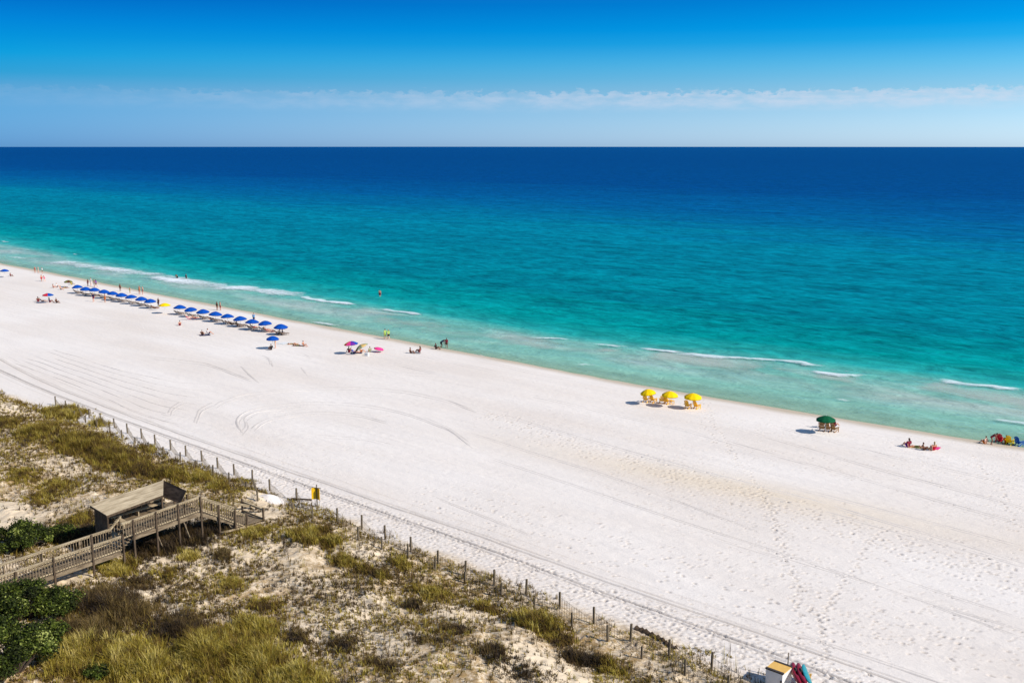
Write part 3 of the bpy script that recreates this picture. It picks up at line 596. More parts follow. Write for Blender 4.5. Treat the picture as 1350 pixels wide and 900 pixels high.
# posts
def post(x, y, z0, z1, w=0.13, mat='wood_dark'):
    b = bmesh.new(); box(b, (x, y, (z0+z1)/2), (w, w, z1-z0)); bpart('post', b, M[mat])
for y, top in ((18.5,3.5),(21.5,3.6),(24.5,3.65),(27.4,3.8),(30.1,3.95),(33.0,4.85),(35.4,4.2)): post(S0+.13, y, 0.9, top)
for y in (18.5,21.5,24.5,27.4,30.1,33.0,35.4): post(S1-.13, y, 0.9, zdeck(y)+1.3, mat='wood')
for y in (36.3,38.2,40.1,42.1): post(S0+.13, y, 0.9, zdeck(y)+1.33)
for y in (43.7,45.2,46.3): post(S0+.13, y, 0.8, zdeck(y)+1.0)
for y in (42.1,44.2,46.3): post(S1-.13, y, 0.8, zdeck(y)+1.05)
for y in (47.9,49.3): post(-73.7, y, 0.7, 3.0 if y < 48.5 else 2.2); 
post(-70.75, 48.0, .7, 2.85)
# railings
def railing(x, y0, z0, y1, z1, hgt=1.25, name='railing', x1=None, balu=True):
    x1 = x if x1 is None else x1; L_ = math.hypot(y1-y0, x1-x)
    b = bmesh.new(); beam(b, (x,y0,z0+hgt), (x1,y1,z1+hgt), 0.17, 0.045)
    beam(b, (x,y0,z0+hgt-.1), (x1,y1,z1+hgt-.1), 0.045, 0.11); beam(b, (x,y0,z0+.14), (x1,y1,z1+.14), 0.045, 0.1)
    rl = bpart(name, b, M['wood_rail'])
    if balu:
        b = bmesh.new(); nbal = int(L_/0.21)
        for i in range(nbal):
            f = (i+.5)/nbal; xx = x+(x1-x)*f; yy = y0+(y1-y0)*f; zz = z0+(z1-z0)*f
            box(b, (xx+(0.04 if x1==x else 0), yy, zz+hgt/2-.0), (0.042,0.05,hgt-.18))
        obj('balusters', b, M['wood'], rl)
railing(S0+.03, 16, 2.2, 35.3, 2.86, 1.2); railing(S1-.03, 16, 2.2, 35.3, 2.86, 1.3)
railing(S0+.03, 35.4, 3.72, 42.15, 4.12, 1.3); 
railing(S0+.03, 42.2, 4.1, 46.3, 1.5, 1.2); railing(S1-.03, 42.2, 4.1, 46.3, 1.8, 1.15)
railing(S1-.03, 35.3, 2.86, 36.3, 3.7, 1.25)
railing(S1-.1, 46.4, 2.2, 49.4, 0.95, 1.1, balu=False); railing(-70.75, 48.0, 1.75, 48.0, 1.75, 1.0, x1=-73.7, balu=False)
railing(-73.7, 48.0, 1.8, 49.4, 1.0, 1.1, balu=False)
b = bmesh.new(); beam(b, (S0+.2, 43.8, 1.9), (S0+.2, 48.2, 1.55), .3, .06); bpart('side_plank', b, M['wood_rail'])
# pavilion
ry0, ry1 = 35.0, 41.25
b = bmesh.new()
A=(-74.7,ry0-.1,5.72); B=(-74.7,ry1,6.12); Cc=(-72.55,ry1-1.3,5.72); D=(-72.55,ry0+.2,5.30)
npl = 9
for i in range(npl):
    f0=i/npl; f1=(i+1)/npl-.008
    l=lambda p,q,f: tuple(p[j]+(q[j]-p[j])*f for j in range(3))
    slab(b, [l(A,D,f0), l(B,Cc,f0), l(B,Cc,f1), l(A,D,f1)], .05)
roof_o = bpart('roof', b, M['roof'])
b = bmesh.new(); beam(b, (D[0]-.05,D[1],D[2]-.14), (Cc[0]-.05,Cc[1],Cc[2]-.14), .05, .16); beam(b, (A[0]+.1,A[1],A[2]-.14), (B[0]+.1,B[1],B[2]-.14), .05,.16)
beam(b, (A[0]+.06,A[1]+.03,A[2]-.12),(D[0]-.03,D[1]+.03,D[2]-.12),.05,.14); obj('fascia', b, M['wood_dark'], roof_o)
b = bmesh.new(); slab(b, [(-74.75,ry1+.03,6.10),(-71.45,ry1+.1,5.95),(-71.45,ry1-.5,5.03),(-74.0,ry1-.95,5.28)], .06); bpart('end_roof', b, M['roof_shaded'])
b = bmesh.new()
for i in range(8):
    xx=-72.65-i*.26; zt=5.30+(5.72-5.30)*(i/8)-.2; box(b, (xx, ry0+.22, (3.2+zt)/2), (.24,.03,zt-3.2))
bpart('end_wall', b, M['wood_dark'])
for (x,y,zt) in ((-72.7,35.3,5.2),(-74.6,35.3,5.6),(-74.6,38.2,5.75),(-74.6,41.0,5.95),(-72.7,39.9,5.55),(-72.9,41.1,5.4),(-71.6,41.2,5.3)): post(x,y,0.9,zt,.12)
b = bmesh.new(); box(b, (-74.25,38.6,4.42), (.5,5.0,.05)); 
for y in (36.6,38.6,40.8): box(b, (-74.3,y,4.15), (.4,.08,.5))
box(b, (-74.55,38.6,4.75), (.04,5.0,.3)); bpart('bench', b, M['wood_rail'])
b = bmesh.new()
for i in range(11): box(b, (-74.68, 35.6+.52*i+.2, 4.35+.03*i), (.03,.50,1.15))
bpart('added_shade_boards', b, M['wood_dark'])  # dark boards added behind the bench to darken the space below the roof
b = bmesh.new(); box(b, (-73.0,36.55,4.4), (.9,.45,.05)); box(b, (-73.0,36.55,4.12), (.8,.08,.55)); bpart('bench', b, M['wood_rail'])

# ================================================================== SAND FENCE along the dune edge
def fence(front, back, label, ftop=1.25):
    f = hit(*front); k = hit(*back)
    root = empty('sand_fence', f, 0, label, 'fence', 'sections of sand fence along the edge of the dunes')
    for p, w, h in ((f,.12,ftop), (k,.11,ftop*.8)):
        b = bmesh.new(); box(b, (p.x-f.x, p.y-f.y, p.z-f.z+h/2-.15), (w, w, h+.3)); obj('post', b, M['post'], root, rot=(R(random.uniform(-2,2)),R(random.uniform(-2,2)),0))
    b = bmesh.new(); L_ = math.hypot(k.x-f.x, k.y-f.y); ns = max(3, int(L_/.30))
    for i in range(1, ns):
        t=i/ns; x=(k.x-f.x)*t; y=(k.y-f.y)*t; z=gz(f.x+x, f.y+y)-f.z; hh=(ftop*.86)*(1-.25*t)*random.uniform(.88,1.04)
        box(b, (x,y,z+hh/2-.05), (.014,.022,hh))
    for fr in (.25,.78):
        beam(b, (0,0,fr*ftop*.9), (k.x-f.x,k.y-f.y,k.z-f.z+fr*ftop*.7), .012,.012)
    obj('slats', b, M['slat'], root)
right_front=[(445,688),(477,697),(508,711),(542,727),(577.6,745),(614,759),(652,771),(694,784),(738,802),(783,822),(831.6,845),(882,866),(938,883)]
right_back=[(472.7,711),(504,724),(538,736),(574,752),(613,768),(661,785),(704.5,804),(754,826),(801,845),(846,868),(903,890),(960,908),(1015,930)]
right_back = [(443,697)]+right_back
for i, f in enumerate(right_front):
    fence(f, right_back[i+1] if i>2 else right_back[i+1], f'slatted sand fence section, {ORD[i]} to the right of the yellow sign')
left_front=[(391,659),(355.6,647),(332.7,634),(308.7,626),(286.8,617),(266,608),(245,601),(225,593),(204.4,586),(186.7,578),(168,571),(151,564),(133,557),(117.6,551),(103.7,545),(87.4,540),(73.5,534)]
left_back=[(412,686),(386,672),(340,660),(325,646),(302,636),(281,627),(258,617),(238,609),(216,601),(196,593),(178,585),(161,577),(145,570),(128,563),(113,557),(98,550),(83,544)]
for i, f in enumerate(left_front):
    fence(f, left_back[i], 'lone sand fence section between the yellow sign and the stairs' if i==0 else f'sand fence section, {ORD[i-1]} to the left of the beach stairs', 1.15)
# fallen bar beside the sign, collapsed netting by the lower posts
p = hit(391,660); q = hit(411,661); root = empty('fallen_barrier', p, 0, 'low dark wooden bar lying beside the yellow sign', 'barrier')
d = q-p; b = bmesh.new(); beam(b, (-.5*d.x/d.length,-.5*d.y/d.length,.2), (d.x,d.y,d.z+.18), .1,.14); obj('bar', b, M['wood_dark'], root)
b = bmesh.new(); box(b, (-.1,.05,.35), (.1,.1,.9)); obj('stake', b, M['post'], root)
P_ = [hit(u,v) for u,v in ((838,829),(852,834),(868,842),(880,850),(893,858))]
V=[]; F=[]
for i in range(4):
    for s in range(6):
        a=P_[i].lerp(P_[i+1], s/6); V += [(a.x-.1,a.y-.16,a.z), (a.x-.02,a.y,a.z+.25+.1*math.sin(s*2.1+i)), (a.x+.12,a.y+.22,a.z-.02)]
nn=len(V)//3; F=[(3*i+j,3*i+3+j,3*i+4+j,3*i+1+j) for i in range(nn-1) for j in (0,1)]
o = from_np('fallen_netting', V, F, M['wood_dark'], smooth=False); tag(o, 'dark strip of collapsed fence netting lying on sand by the lower posts', 'netting')
# the yellow sign
p = hit(418.5,673); root = empty('warning_sign', p, R(20), 'yellow two panel sign on a dark post at the dune edge', 'sign')
b = bmesh.new(); tube(b, (0,0,-.3), (0,0,2.45), .055,.05,8); obj('post', b, M['post'], root)
for sx, rz in ((-1, R(38)), (1, R(-32))):
    b = bmesh.new(); box(b, (0,0,0), (.42,.035,1.05)); bmesh.ops.bevel(b, geom=b.edges[:], offset=.012, segments=1)
    obj('panel', b, M['sign_yellow'], root, loc=(sx*.24,-.10,1.62), rot=(0,0,rz))
b = bmesh.new(); beam(b, (-.42,-.06,2.16), (.46,-.06,2.16), .05,.05); obj('cap_rail', b, M['post'], root)
# sand heap by the stairs
c = hit(352,658); n=26; a=np.linspace(0,2*math.pi,n,endpoint=False); Vs=[]
for j,rr in enumerate(np.linspace(0.02,1,9)):
    x=c.x+np.cos(a)*rr*2.0; y=c.y+np.sin(a)*rr*1.35; Vs.append(np.stack([x,y,ground(x,y)*0+c.z-.12+(0.5+.2*vnoise(x,y,91))*(1-rr**2)**1.2],-1))
V=np.concatenate(Vs); F=[(j*n+i,j*n+(i+1)%n,(j+1)*n+(i+1)%n,(j+1)*n+i) for j in range(8) for i in range(n)]+[tuple([0,1,2,3])]
o=from_np('sand_heap', V, F, M['sand_plain']); tag(o, kind='structure')

# ================================================================== EQUIPMENT BOX AND BOARDS at the bottom edge
zt=2.35; Q=[at(u,v,zt) for u,v in ((1022,870.4),(1045,877),(1032,889),(1009,879))]
cx=sum(q[0] for q in Q)/4; cy=sum(q[1] for q in Q)/4
ex=(Vector(Q[1])-Vector(Q[0])+Vector(Q[2])-Vector(Q[3]))/2; ey=(Vector(Q[0])-Vector(Q[3])+Vector(Q[1])-Vector(Q[2]))/2
bwid=ex.length; blen=ey.length; rz=math.atan2(ex.y,ex.x); g=gz(cx,cy)
root = empty('equipment_box', (cx,cy,g), rz, 'white equipment box with tan lid on the sand at the bottom edge', 'box')
hb=zt-g
b=bmesh.new(); box(b,(0,0,(hb-.06)/2-.1),(bwid-.06,blen-.06,hb-.06+.2)); bmesh.ops.bevel(b,geom=b.edges[:],offset=.015,segments=1); obj('body',b,M['box_white'],root)
b=bmesh.new(); box(b,(0,0,hb-.03),(bwid,blen-.36,.06)); bmesh.ops.bevel(b,geom=b.edges[:],offset=.012,segments=1); obj('lid',b,M['box_lid'],root)
for s in (-1,1): b=bmesh.new(); box(b,(0,s*(blen/2-.085),hb-.02),(bwid+.02,.17,.085)); obj('trim',b,M['trim_dark'],root)
b=bmesh.new(); box(b,(bwid*.42,-blen/2-.01,hb*.55),(.1,.04,.14)); obj('latch',b,M['trim_dark'],root)
p=hit(1033,884); b=bmesh.new(); 
p=Vector((cx,cy,g))+Vector((math.cos(rz)*.1-math.sin(rz)*(blen/2+.35), math.sin(rz)*.1+math.cos(rz)*(blen/2+.35),0))
tube(b,(0,0,-.2),(0,0,1.75),.045,.03,6); o=obj('marker_stake',b,M['post'],loc=(p.x,p.y,gz(p.x,p.y))); tag(o,'thin dark stake standing behind the white equipment box','stake')
def hull(L_,W_,H_,cockpit):
    V=[];F=[];n=22;k=12
    for i in range(n+1):
        t=-1+2*i/n; w=(1-abs(t)**2.6)**.7*W_/2+.004; hh=H_/2*(1-abs(t)**3)**.6+.004; rk=.10*abs(t)**3
        for j in range(k):
            a=2*math.pi*j/k; dz=math.sin(a)*hh
            if cockpit and abs(t)<.28 and math.sin(a)>.5: dz-=H_*.30
            V.append((math.cos(a)*w, t*L_/2, dz+rk))
    for i in range(n):
        for j in range(k): F.append((i*k+j,i*k+(j+1)%k,(i+1)*k+(j+1)%k,(i+1)*k+j))
    return V,F
A0=at(1050.5,866,2.2); A1=at(1064,903,2.2); dv=Vector(A1)-Vector(A0); ang=math.atan2(dv.y,dv.x)-math.pi/2; L0=min(dv.length,2.5); g2=gz((A0[0]+A1[0])/2,(A0[1]+A1[1])/2)
rx=Vector((math.cos(ang+math.pi/2+math.pi/2),math.sin(ang+math.pi),0))
side=Vector((-dv.y,dv.x,0)).normalized()
if side.dot(Vector(RGT))<0: side=-side
mid=(Vector(A0)+Vector(A1))/2
root=empty('storage_rack',(mid.x,mid.y,g2),ang,'low tan wooden rack holding red kayaks and a teal board','rack')
for y in (-L0*.3,L0*.3):
    b=bmesh.new(); beam(b,(-.75,y,.42),(.75,y,.42),.09,.09); obj('crossbar',b,M['box_lid'],root)
    for x in (-.68,.68): b=bmesh.new(); box(b,(x,y,.12),(.09,.09,.68)); obj('leg',b,M['box_lid'],root)
for k,(off,zz,tilt,mt,nm,lab) in enumerate([(-.34,.80,R(46),'kayak_red','kayak','red kayak on its side nearest the white equipment box'),(-.02,.78,R(44),'kayak_red','kayak','red kayak on its side between the other red kayak and teal board'),(.30,.74,R(40),'kayak_teal','paddle_board','teal board on its side at the right of the kayak rack')]):
    V,F=hull(L0*(1.05 if k<2 else 1.0),.60 if k<2 else .58,.34 if k<2 else .16,k<2)
    c=mid+side*off; c.z=g2+zz
    rt=empty(nm,c,0,lab,'kayak' if k<2 else 'board'); rt.rotation_euler=(0,tilt if side.dot(Vector((math.cos(ang),math.sin(ang),0)))>0 else -tilt,ang)
    from_np('hull',V,F,M[mt],rt)
    if k<2:
        b=bmesh.new(); tube(b,(0,-.3,.0),(0,-.3,.19),.2,.2,10); obj('seat',b,M['trim_dark'],rt)

# ================================================================== UMBRELLAS
def canopy_mesh(Rr=1.08, rise=0.42, mats=1):
    V=[];F=[];MI=[]; n=8; sub=4; N_=n*sub; rings=6
    for layer in (0,1):
        off=0 if layer==0 else -.014
        for j in range(1,rings+1):
            f=j/rings
            for i in range(N_):
                a=2*math.pi*i/N_; k=(i%sub)/sub; sc=math.cos(math.pi/n)/math.cos((k-.5)*2*math.pi/n) ; sag=1-.035*f*math.sin(math.pi*k)
                r=Rr*f*(sc*.6+.4)*sag; V.append((math.cos(a)*r,math.sin(a)*r,rise*(1-f**1.7)-.04*f*math.sin(math.pi*k)*0.6+off))
        V.append((0,0,rise+.01+off))
    per=rings*N_+1
    for layer in (0,1):
        o=layer*per
        for i in range(N_):
            j2=(i+1)%N_; t=(o+per-1,o+i,o+j2); F.append(t if layer==0 else t[::-1]); MI.append(i//sub)
            for j in range(rings-1):
                q=(o+j*N_+i,o+(j+1)*N_+i,o+(j+1)*N_+j2,o+j*N_+j2); F.append(q if layer==0 else q[::-1]); MI.append(i//sub)
    e=(rings-1)*N_
    # valance: short hanging strip round the rim
    b0=len(V)
    for i in range(N_): x,y,z=V[e+i]; V.append((x*1.005,y*1.005,z-.11-.02*math.sin(math.pi*((i%sub)/sub))))
    for i in range(N_):
        j2=(i+1)%N_; F.append((e+i,b0+i,b0+j2,e+j2)); MI.append(i//sub); F.append((per+e+i,per+e+j2,b0+j2,b0+i)); MI.append(i//sub)
    me=bpy.data.meshes.new('canopy'); me.from_pydata(V,[],F); me.update()
    me.polygons.foreach_set('material_index',[k%mats for k in MI]); me.polygons.foreach_set('use_smooth',[True]*len(F))
    return me
_um={}
def umbrella(u,v,mats,label,Rr=1.08,group=None,tilt=(0,0),rise=.42,up=1.72,pole_h=None):
    key=(tuple(mats),Rr,rise)
    if key not in _um:
        me=canopy_mesh(Rr,rise,len(mats)); [me.materials.append(M[k]) for k in mats]
        pm=bmesh.new(); tube(pm,(0,0,-.35),(0,0,up+rise-.03),.022,.02,8)
        pme=bpy.data.meshes.new('pole'); pm.to_mesh(pme); pm.free(); pme.materials.append(M['pole'])
        fb=bmesh.new(); tube(fb,(0,0,0),(0,0,.09),.035,.012,8); fme=bpy.data.meshes.new('finial'); fb.to_mesh(fme); fb.free(); fme.materials.append(M['pole'])
        rb=bmesh.new()
        for i in range(8): a=2*math.pi*i/8; tube(rb,(0,0,rise*.97-.03),(math.cos(a)*Rr*.55,math.sin(a)*Rr*.55,rise*.66-.03),.008,.008,4); tube(rb,(math.cos(a)*Rr*.55,math.sin(a)*Rr*.55,rise*.66-.03),(math.cos(a)*Rr*.97,math.sin(a)*Rr*.97,-.02),.008,.006,4)
        rme=bpy.data.meshes.new('ribs'); rb.to_mesh(rme); rb.free(); rme.materials.append(M['pole'])
        _um[key]=(me,pme,fme,rme)
    me,pme,fme,rme=_um[key]
    p=hit(u,v,up+rise*.42)
    root=empty('beach_umbrella',p,random.uniform(0,.7),label,'umbrella',group); root.rotation_euler=(R(tilt[0]),R(tilt[1]),root.rotation_euler.z)
    cn=obj('canopy',me,None,root,loc=(0,0,up)); obj('pole',pme,None,root); obj('finial',fme,None,cn,loc=(0,0,rise)); obj('ribs',rme,None,cn)
    return root,p
# ---- loungers and chairs
def make_lounger():
    root=empty('beach_lounger',(0,0,-50),0)
    b=bmesh.new()
    for s in (-1,1): beam(b,(s*.3,-.45,.36),(s*.3,1.05,.30),.05,.06); beam(b,(s*.3,-.40,.36),(s*.3,-.95,.92),.05,.05)
    beam(b,(-.3,1.03,.30),(.3,1.03,.30),.05,.05); beam(b,(-.3,-.94,.91),(.3,-.94,.91),.05,.05); obj('frame',b,M['lounger_wood'],root)
    b=bmesh.new(); slab(b,[(-.27,-.42,.375),(.27,-.42,.375),(.27,1.02,.325),(-.27,1.02,.325)],.03); obj('seat',b,M['sling'],root)
    b=bmesh.new(); slab(b,[(-.27,-.94,.935),(.27,-.94,.935),(.27,-.42,.39),(-.27,-.42,.39)],.03); obj('backrest',b,M['sling'],root)
    for s in (-1,1):
        for y in (-.3,.9): b=bmesh.new(); box(b,(s*.3,y,.15),(.05,.05,.36)); obj('leg',b,M['lounger_wood'],root)
    for s in (-1,1): b=bmesh.new(); beam(b,(s*.32,-.55,.56),(s*.32,.15,.54),.08,.03); obj('armrest',b,M['lounger_wood'],root)
    return root
def make_chair(mat):
    root=empty('beach_chair',(0,0,-50),0)
    b=bmesh.new()
    for i in range(5): xx=-.24+.12*i; hh=.78+.10*math.sin(math.pi*i/4); beam(b,(xx,-.18,.30),(xx,-.18-.30,.30+hh),.10,.022,up=(0,1,0))
    beam(b,(-.29,-.40,.85),(.29,-.40,.85),.04,.06); obj('backrest',b,mat,root)
    b=bmesh.new()
    for i in range(5): y=-.18+.13*i; box(b,(0,y,.33+.03*i),(.54,.115,.025))
    obj('seat',b,mat,root)
    for s in (-1,1): b=bmesh.new(); beam(b,(s*.34,-.38,.58),(s*.34,.42,.60),.13,.026); obj('armrest',b,mat,root)
    for s in (-1,1):
        b=bmesh.new(); beam(b,(s*.3,.40,-.03),(s*.3,.40,.58),.05,.09); obj('leg',b,mat,root)
        b=bmesh.new(); beam(b,(s*.3,-.52,-.03),(s*.3,.40,.40),.035,.11); obj('leg',b,mat,root)
    return root
proto={}
def put(kind,maker,x,y,rz,label,group,cat):
    if kind not in proto: o=maker(); proto[kind]=o
    else: o=copy_tree(proto[kind])
    o.location=(x,y,gz(x,y)); o.rotation_euler=(0,0,rz); tag(o,label,cat,group); return o
G_U='umbrellas on the beach'
blueL=[(198,396),(186,393),(173,390.5),(160,388),(148,386),(136.5,383.6),(124,381),(112.5,380),(102,377.4)]
blueR=[(236.7,404),(252,407),(267.6,409.6),(283.4,412.8),(300,416),(317,419),(332.3,423),(350,425),(370,429.3)]
for side_, lst in (('left',blueL),('right',blueR)):
    for i,(u,v) in enumerate(lst):
        r,p=umbrella(u,v,['blue'],f'royal blue beach umbrella, {ORD[i]} to the {side_} of the lone yellow one',1.2 if side_=='left' else 1.24,'blue umbrellas in a row along the water',rise=.56,up=1.42,tilt=(random.uniform(-3,3),random.uniform(-5,4)))
        for k,dx in ((0,-.62),(1,.62)):
            w='left' if k==0 else 'right'
            put('lounger',make_lounger,p.x+dx*.85-.1,p.y+.15+random.uniform(-.2,.2),R(random.uniform(-10,4)),f'{w} lounger of two under the {ORD[i]} blue umbrella {side_} of the yellow one','loungers in pairs under the blue umbrellas','lounger')
umbrella(217,401,['yellow'],'lone yellow umbrella in the long row of blue ones',1.1,G_U)
umbrella(5.7,356,['blue'],'blue umbrella cut off by the left edge of the beach',1.05,G_U)
umbrella(63,387.8,['blue','blue','blue','red','red','red','red','blue'],'half blue half red umbrella standing apart on the far beach',1.1,G_U,rise=.36)
umbrella(359.4,445,['blue'],'single blue umbrella standing inland of the end of the row',1.05,G_U,rise=.5)
ru,_=umbrella(464.4,451.5,['blue','teal','purple','red','red','orange','pink','purple'],'rainbow striped umbrella in the group left of centre',1.1,G_U,tilt=(4,-5)); ru.rotation_euler.z=0
umbrella(482,454.5,['palegreen','olive','palegreen','tan'],'pale green tilted umbrella right of the rainbow one',1.1,G_U,tilt=(12,-28),up=1.35)
umbrella(498.5,458.6,['pink'],'low pink umbrella right of the pale green tilted one',.8,G_U,tilt=(0,12),up=.6,rise=.22)
umbrella(90,370.5,['olive','brown'],'olive brown umbrella at the left end of the blue row',1.0,G_U,up=1.3)
for (u,v,rr,lab) in ((856.7,515.5,1.02,'leftmost of three golden yellow umbrellas, tilted slightly'),(883,518.3,1.06,'middle one of three golden yellow umbrellas'),(913.3,521,1.15,'rightmost and widest of three golden yellow umbrellas')):
    umbrella(u,v,['yellow'],lab,rr,'yellow umbrellas standing together',tilt=(3,-7) if u<870 else (2,2),rise=.5,up=1.6)
gr,gp=umbrella(1089,550.8,['green'],'dark green umbrella standing alone on the right beach',1.14,G_U,rise=.46,up=1.7)
for (u,v,rz,lab) in ((851.8,525,8,'yellow wooden chair at the left under the leftmost yellow umbrella'),(861,525.5,-6,'yellow wooden chair at the right under the leftmost yellow umbrella'),(873,526.5,40,'yellow wooden chair turned sideways under the middle yellow umbrella'),(880,527.5,-10,'yellow wooden chair right of the sideways chair under the middle umbrella'),(906.7,533,5,'left yellow wooden chair under the rightmost yellow umbrella'),(918.5,533.6,-8,'right yellow wooden chair under the rightmost yellow umbrella')):
    p=hit(u,v,.5); put('ychair',lambda:make_chair(M['chair_yellow']),p.x,p.y,R(rz),lab,'yellow chairs under the yellow umbrellas','chair')
p=hit(886,530,.3); root=empty('side_table',p,R(10),'small yellow table between the middle and rightmost yellow umbrellas','table')
b=bmesh.new(); box(b,(0,0,.5),(.5,.5,.03)); bmesh.ops.bevel(b,geom=b.edges[:],offset=.008,segments=1); obj('tabletop',b,M['chair_yellow'],root)
for sx in (-1,1):
    for sy in (-1,1): b=bmesh.new(); box(b,(sx*.2,sy*.2,.23),(.05,.05,.52)); obj('leg',b,M['chair_yellow'],root)
for (u,v,rz,lab) in ((1084,562.5,12,'brown wooden chair at the left under the green umbrella'),(1092,563.2,0,'brown wooden chair in the middle under the green umbrella'),(1100,563.6,-10,'brown wooden chair at the right under the green umbrella')):
    p=hit(u,v,.5); put('bchair',lambda:make_chair(M['chair_wood']),p.x,p.y,R(rz),lab,'brown chairs under the green umbrella','chair')
# folding chair, cooler, towels
p=hit(1343,583,.4); o=make_chair(M['blue']); o.name='folding_chair'; o.location=p; o.rotation_euler=(0,0,R(-20)); tag(o,'bright blue beach chair at the right edge of the picture','chair')
p=hit(1317,578.5,.4); o=make_chair(M['red']); o.name='folding_chair'; o.location=p; o.rotation_euler=(0,0,R(15)); tag(o,'red beach chair in the middle of the group at the right edge','chair')
p=hit(1331,581.5,.4); o=make_chair(M['yellow']); o.name='folding_chair'; o.location=p; o.rotation_euler=(0,0,R(-5)); tag(o,'yellow beach chair left of the blue chair at the right edge','chair')
p=hit(483.6,467.3,.2); root=empty('cooler',p,R(15),'white cooler box in front of the pale green umbrella','cooler')
b=bmesh.new(); box(b,(0,0,.19),(.62,.36,.38)); bmesh.ops.bevel(b,geom=b.edges[:],offset=.03,segments=2); obj('body',b,M['white'],root)
b=bmesh.new(); box(b,(0,0,.43),(.65,.39,.09)); bmesh.ops.bevel(b,geom=b.edges[:],offset=.02,segments=2); obj('lid',b,M['white'],root)
b=bmesh.new(); tube(b,(-.33,-.1,.36),(-.33,.1,.36),.02); obj('handle',b,M['grey'],root)
def towel(u,v,mat,label,rz=0,w=.9,l=1.8):
    p=hit(u,v); n=9; xs_=np.linspace(-w/2,w/2,n); ys_=np.linspace(-l/2,l/2,2*n); a,b_=np.meshgrid(xs_,ys_,indexing='ij')
    x=p.x+a*math.cos(rz)-b_*math.sin(rz); y=p.y+a*math.sin(rz)+b_*math.cos(rz); z=ground(x,y)+.03+.03*np.abs(vnoise(x*4,y*4,97))
    V=np.stack([x,y,z],-1).reshape(-1,3); V2=V.copy(); V2[:,2]-=.015; m_=len(V); i2=np.arange(m_).reshape(n,2*n)
    F=np.stack([i2[:-1,:-1],i2[1:,:-1],i2[1:,1:],i2[:-1,1:]],-1).reshape(-1,4); F=np.concatenate([F,(F+m_)[:,::-1]])
    o=from_np('beach_towel',np.concatenate([V,V2])-np.array(p),F,M[mat]); o.location=p; tag(o,label,'towel','towels spread on the sand')
TOW=[(374,452.5,'white','cream towel spread right of the single blue umbrella',.2,1.6,1.9),(386,453.5,'tan','tan towel under the person lying right of the single blue umbrella',-.7,.9,1.8),(398,455,'white','white towel under the person sitting at the end of that group',.2,.9,1.6),
     (1208,589.3,'tan','tan towel under the person lying on the right beach',-1.0,.9,1.9),(1219,590.5,'palegreen','pale green towel under the second person lying on the right beach',-1.0,.9,1.9),(1333,583.5,'yellow','yellow towel draped beside the blue chair at the right edge',.1,1.1,1.6),(1318,579.5,'red','red towel on the sand left of the yellow one at the right edge',.3,1.2,1.8),
     (252,420,'pink','pink towel hanging by the second umbrella right of the yellow one',.3,.8,1.5),(548,465.5,'grey','grey towel between the two people lying near the waterline',-1.,.8,1.6),(1233,590.5,'pink','pink towel under the rightmost sitter of the small group',.1,.9,1.5),(270,442,'navy','dark towel under the pair sitting inland of the blue row',-.4,1.2,1.8),(470,465,'navy','dark blue towel in the shade of the rainbow umbrella',-.9,1.2,1.8)]
for t in TOW: towel(*t)

# ================================================================== PEOPLE
def remeshed(name, shapes, voxel):
    bm=bmesh.new()
    for s in shapes:
        if s[0]=='e': ball(bm,s[1],s[2],3)
        else:
            _,a,ra,b_,rb=s; tube(bm,a,b_,ra,rb,14); ball(bm,a,ra,2); ball(bm,b_,rb,2)
    me=bpy.data.meshes.new(name+'_raw'); bm.to_mesh(me); bm.free()
    o=bpy.data.objects.new(name+'_raw',me); C.objects.link(o); md=o.modifiers.new('r','REMESH'); md.mode='VOXEL'; md.voxel_size=voxel; md.use_smooth_shade=True
    sm=o.modifiers.new('s','SMOOTH'); sm.factor=.5; sm.iterations=2
    dg=bpy.context.evaluated_depsgraph_get(); res=bpy.data.meshes.new_from_object(o.evaluated_get(dg)); res.name=name
    bpy.data.objects.remove(o); bpy.data.meshes.remove(me)
    res.polygons.foreach_set('use_smooth',[True]*len(res.polygons)); res.materials.append(M['skin'])
    return res
def vl(a,b,t): return tuple(a[i]+(b[i]-a[i])*t for i in range(3))
def add(a,b): return tuple(a[i]+b[i] for i in range(3))
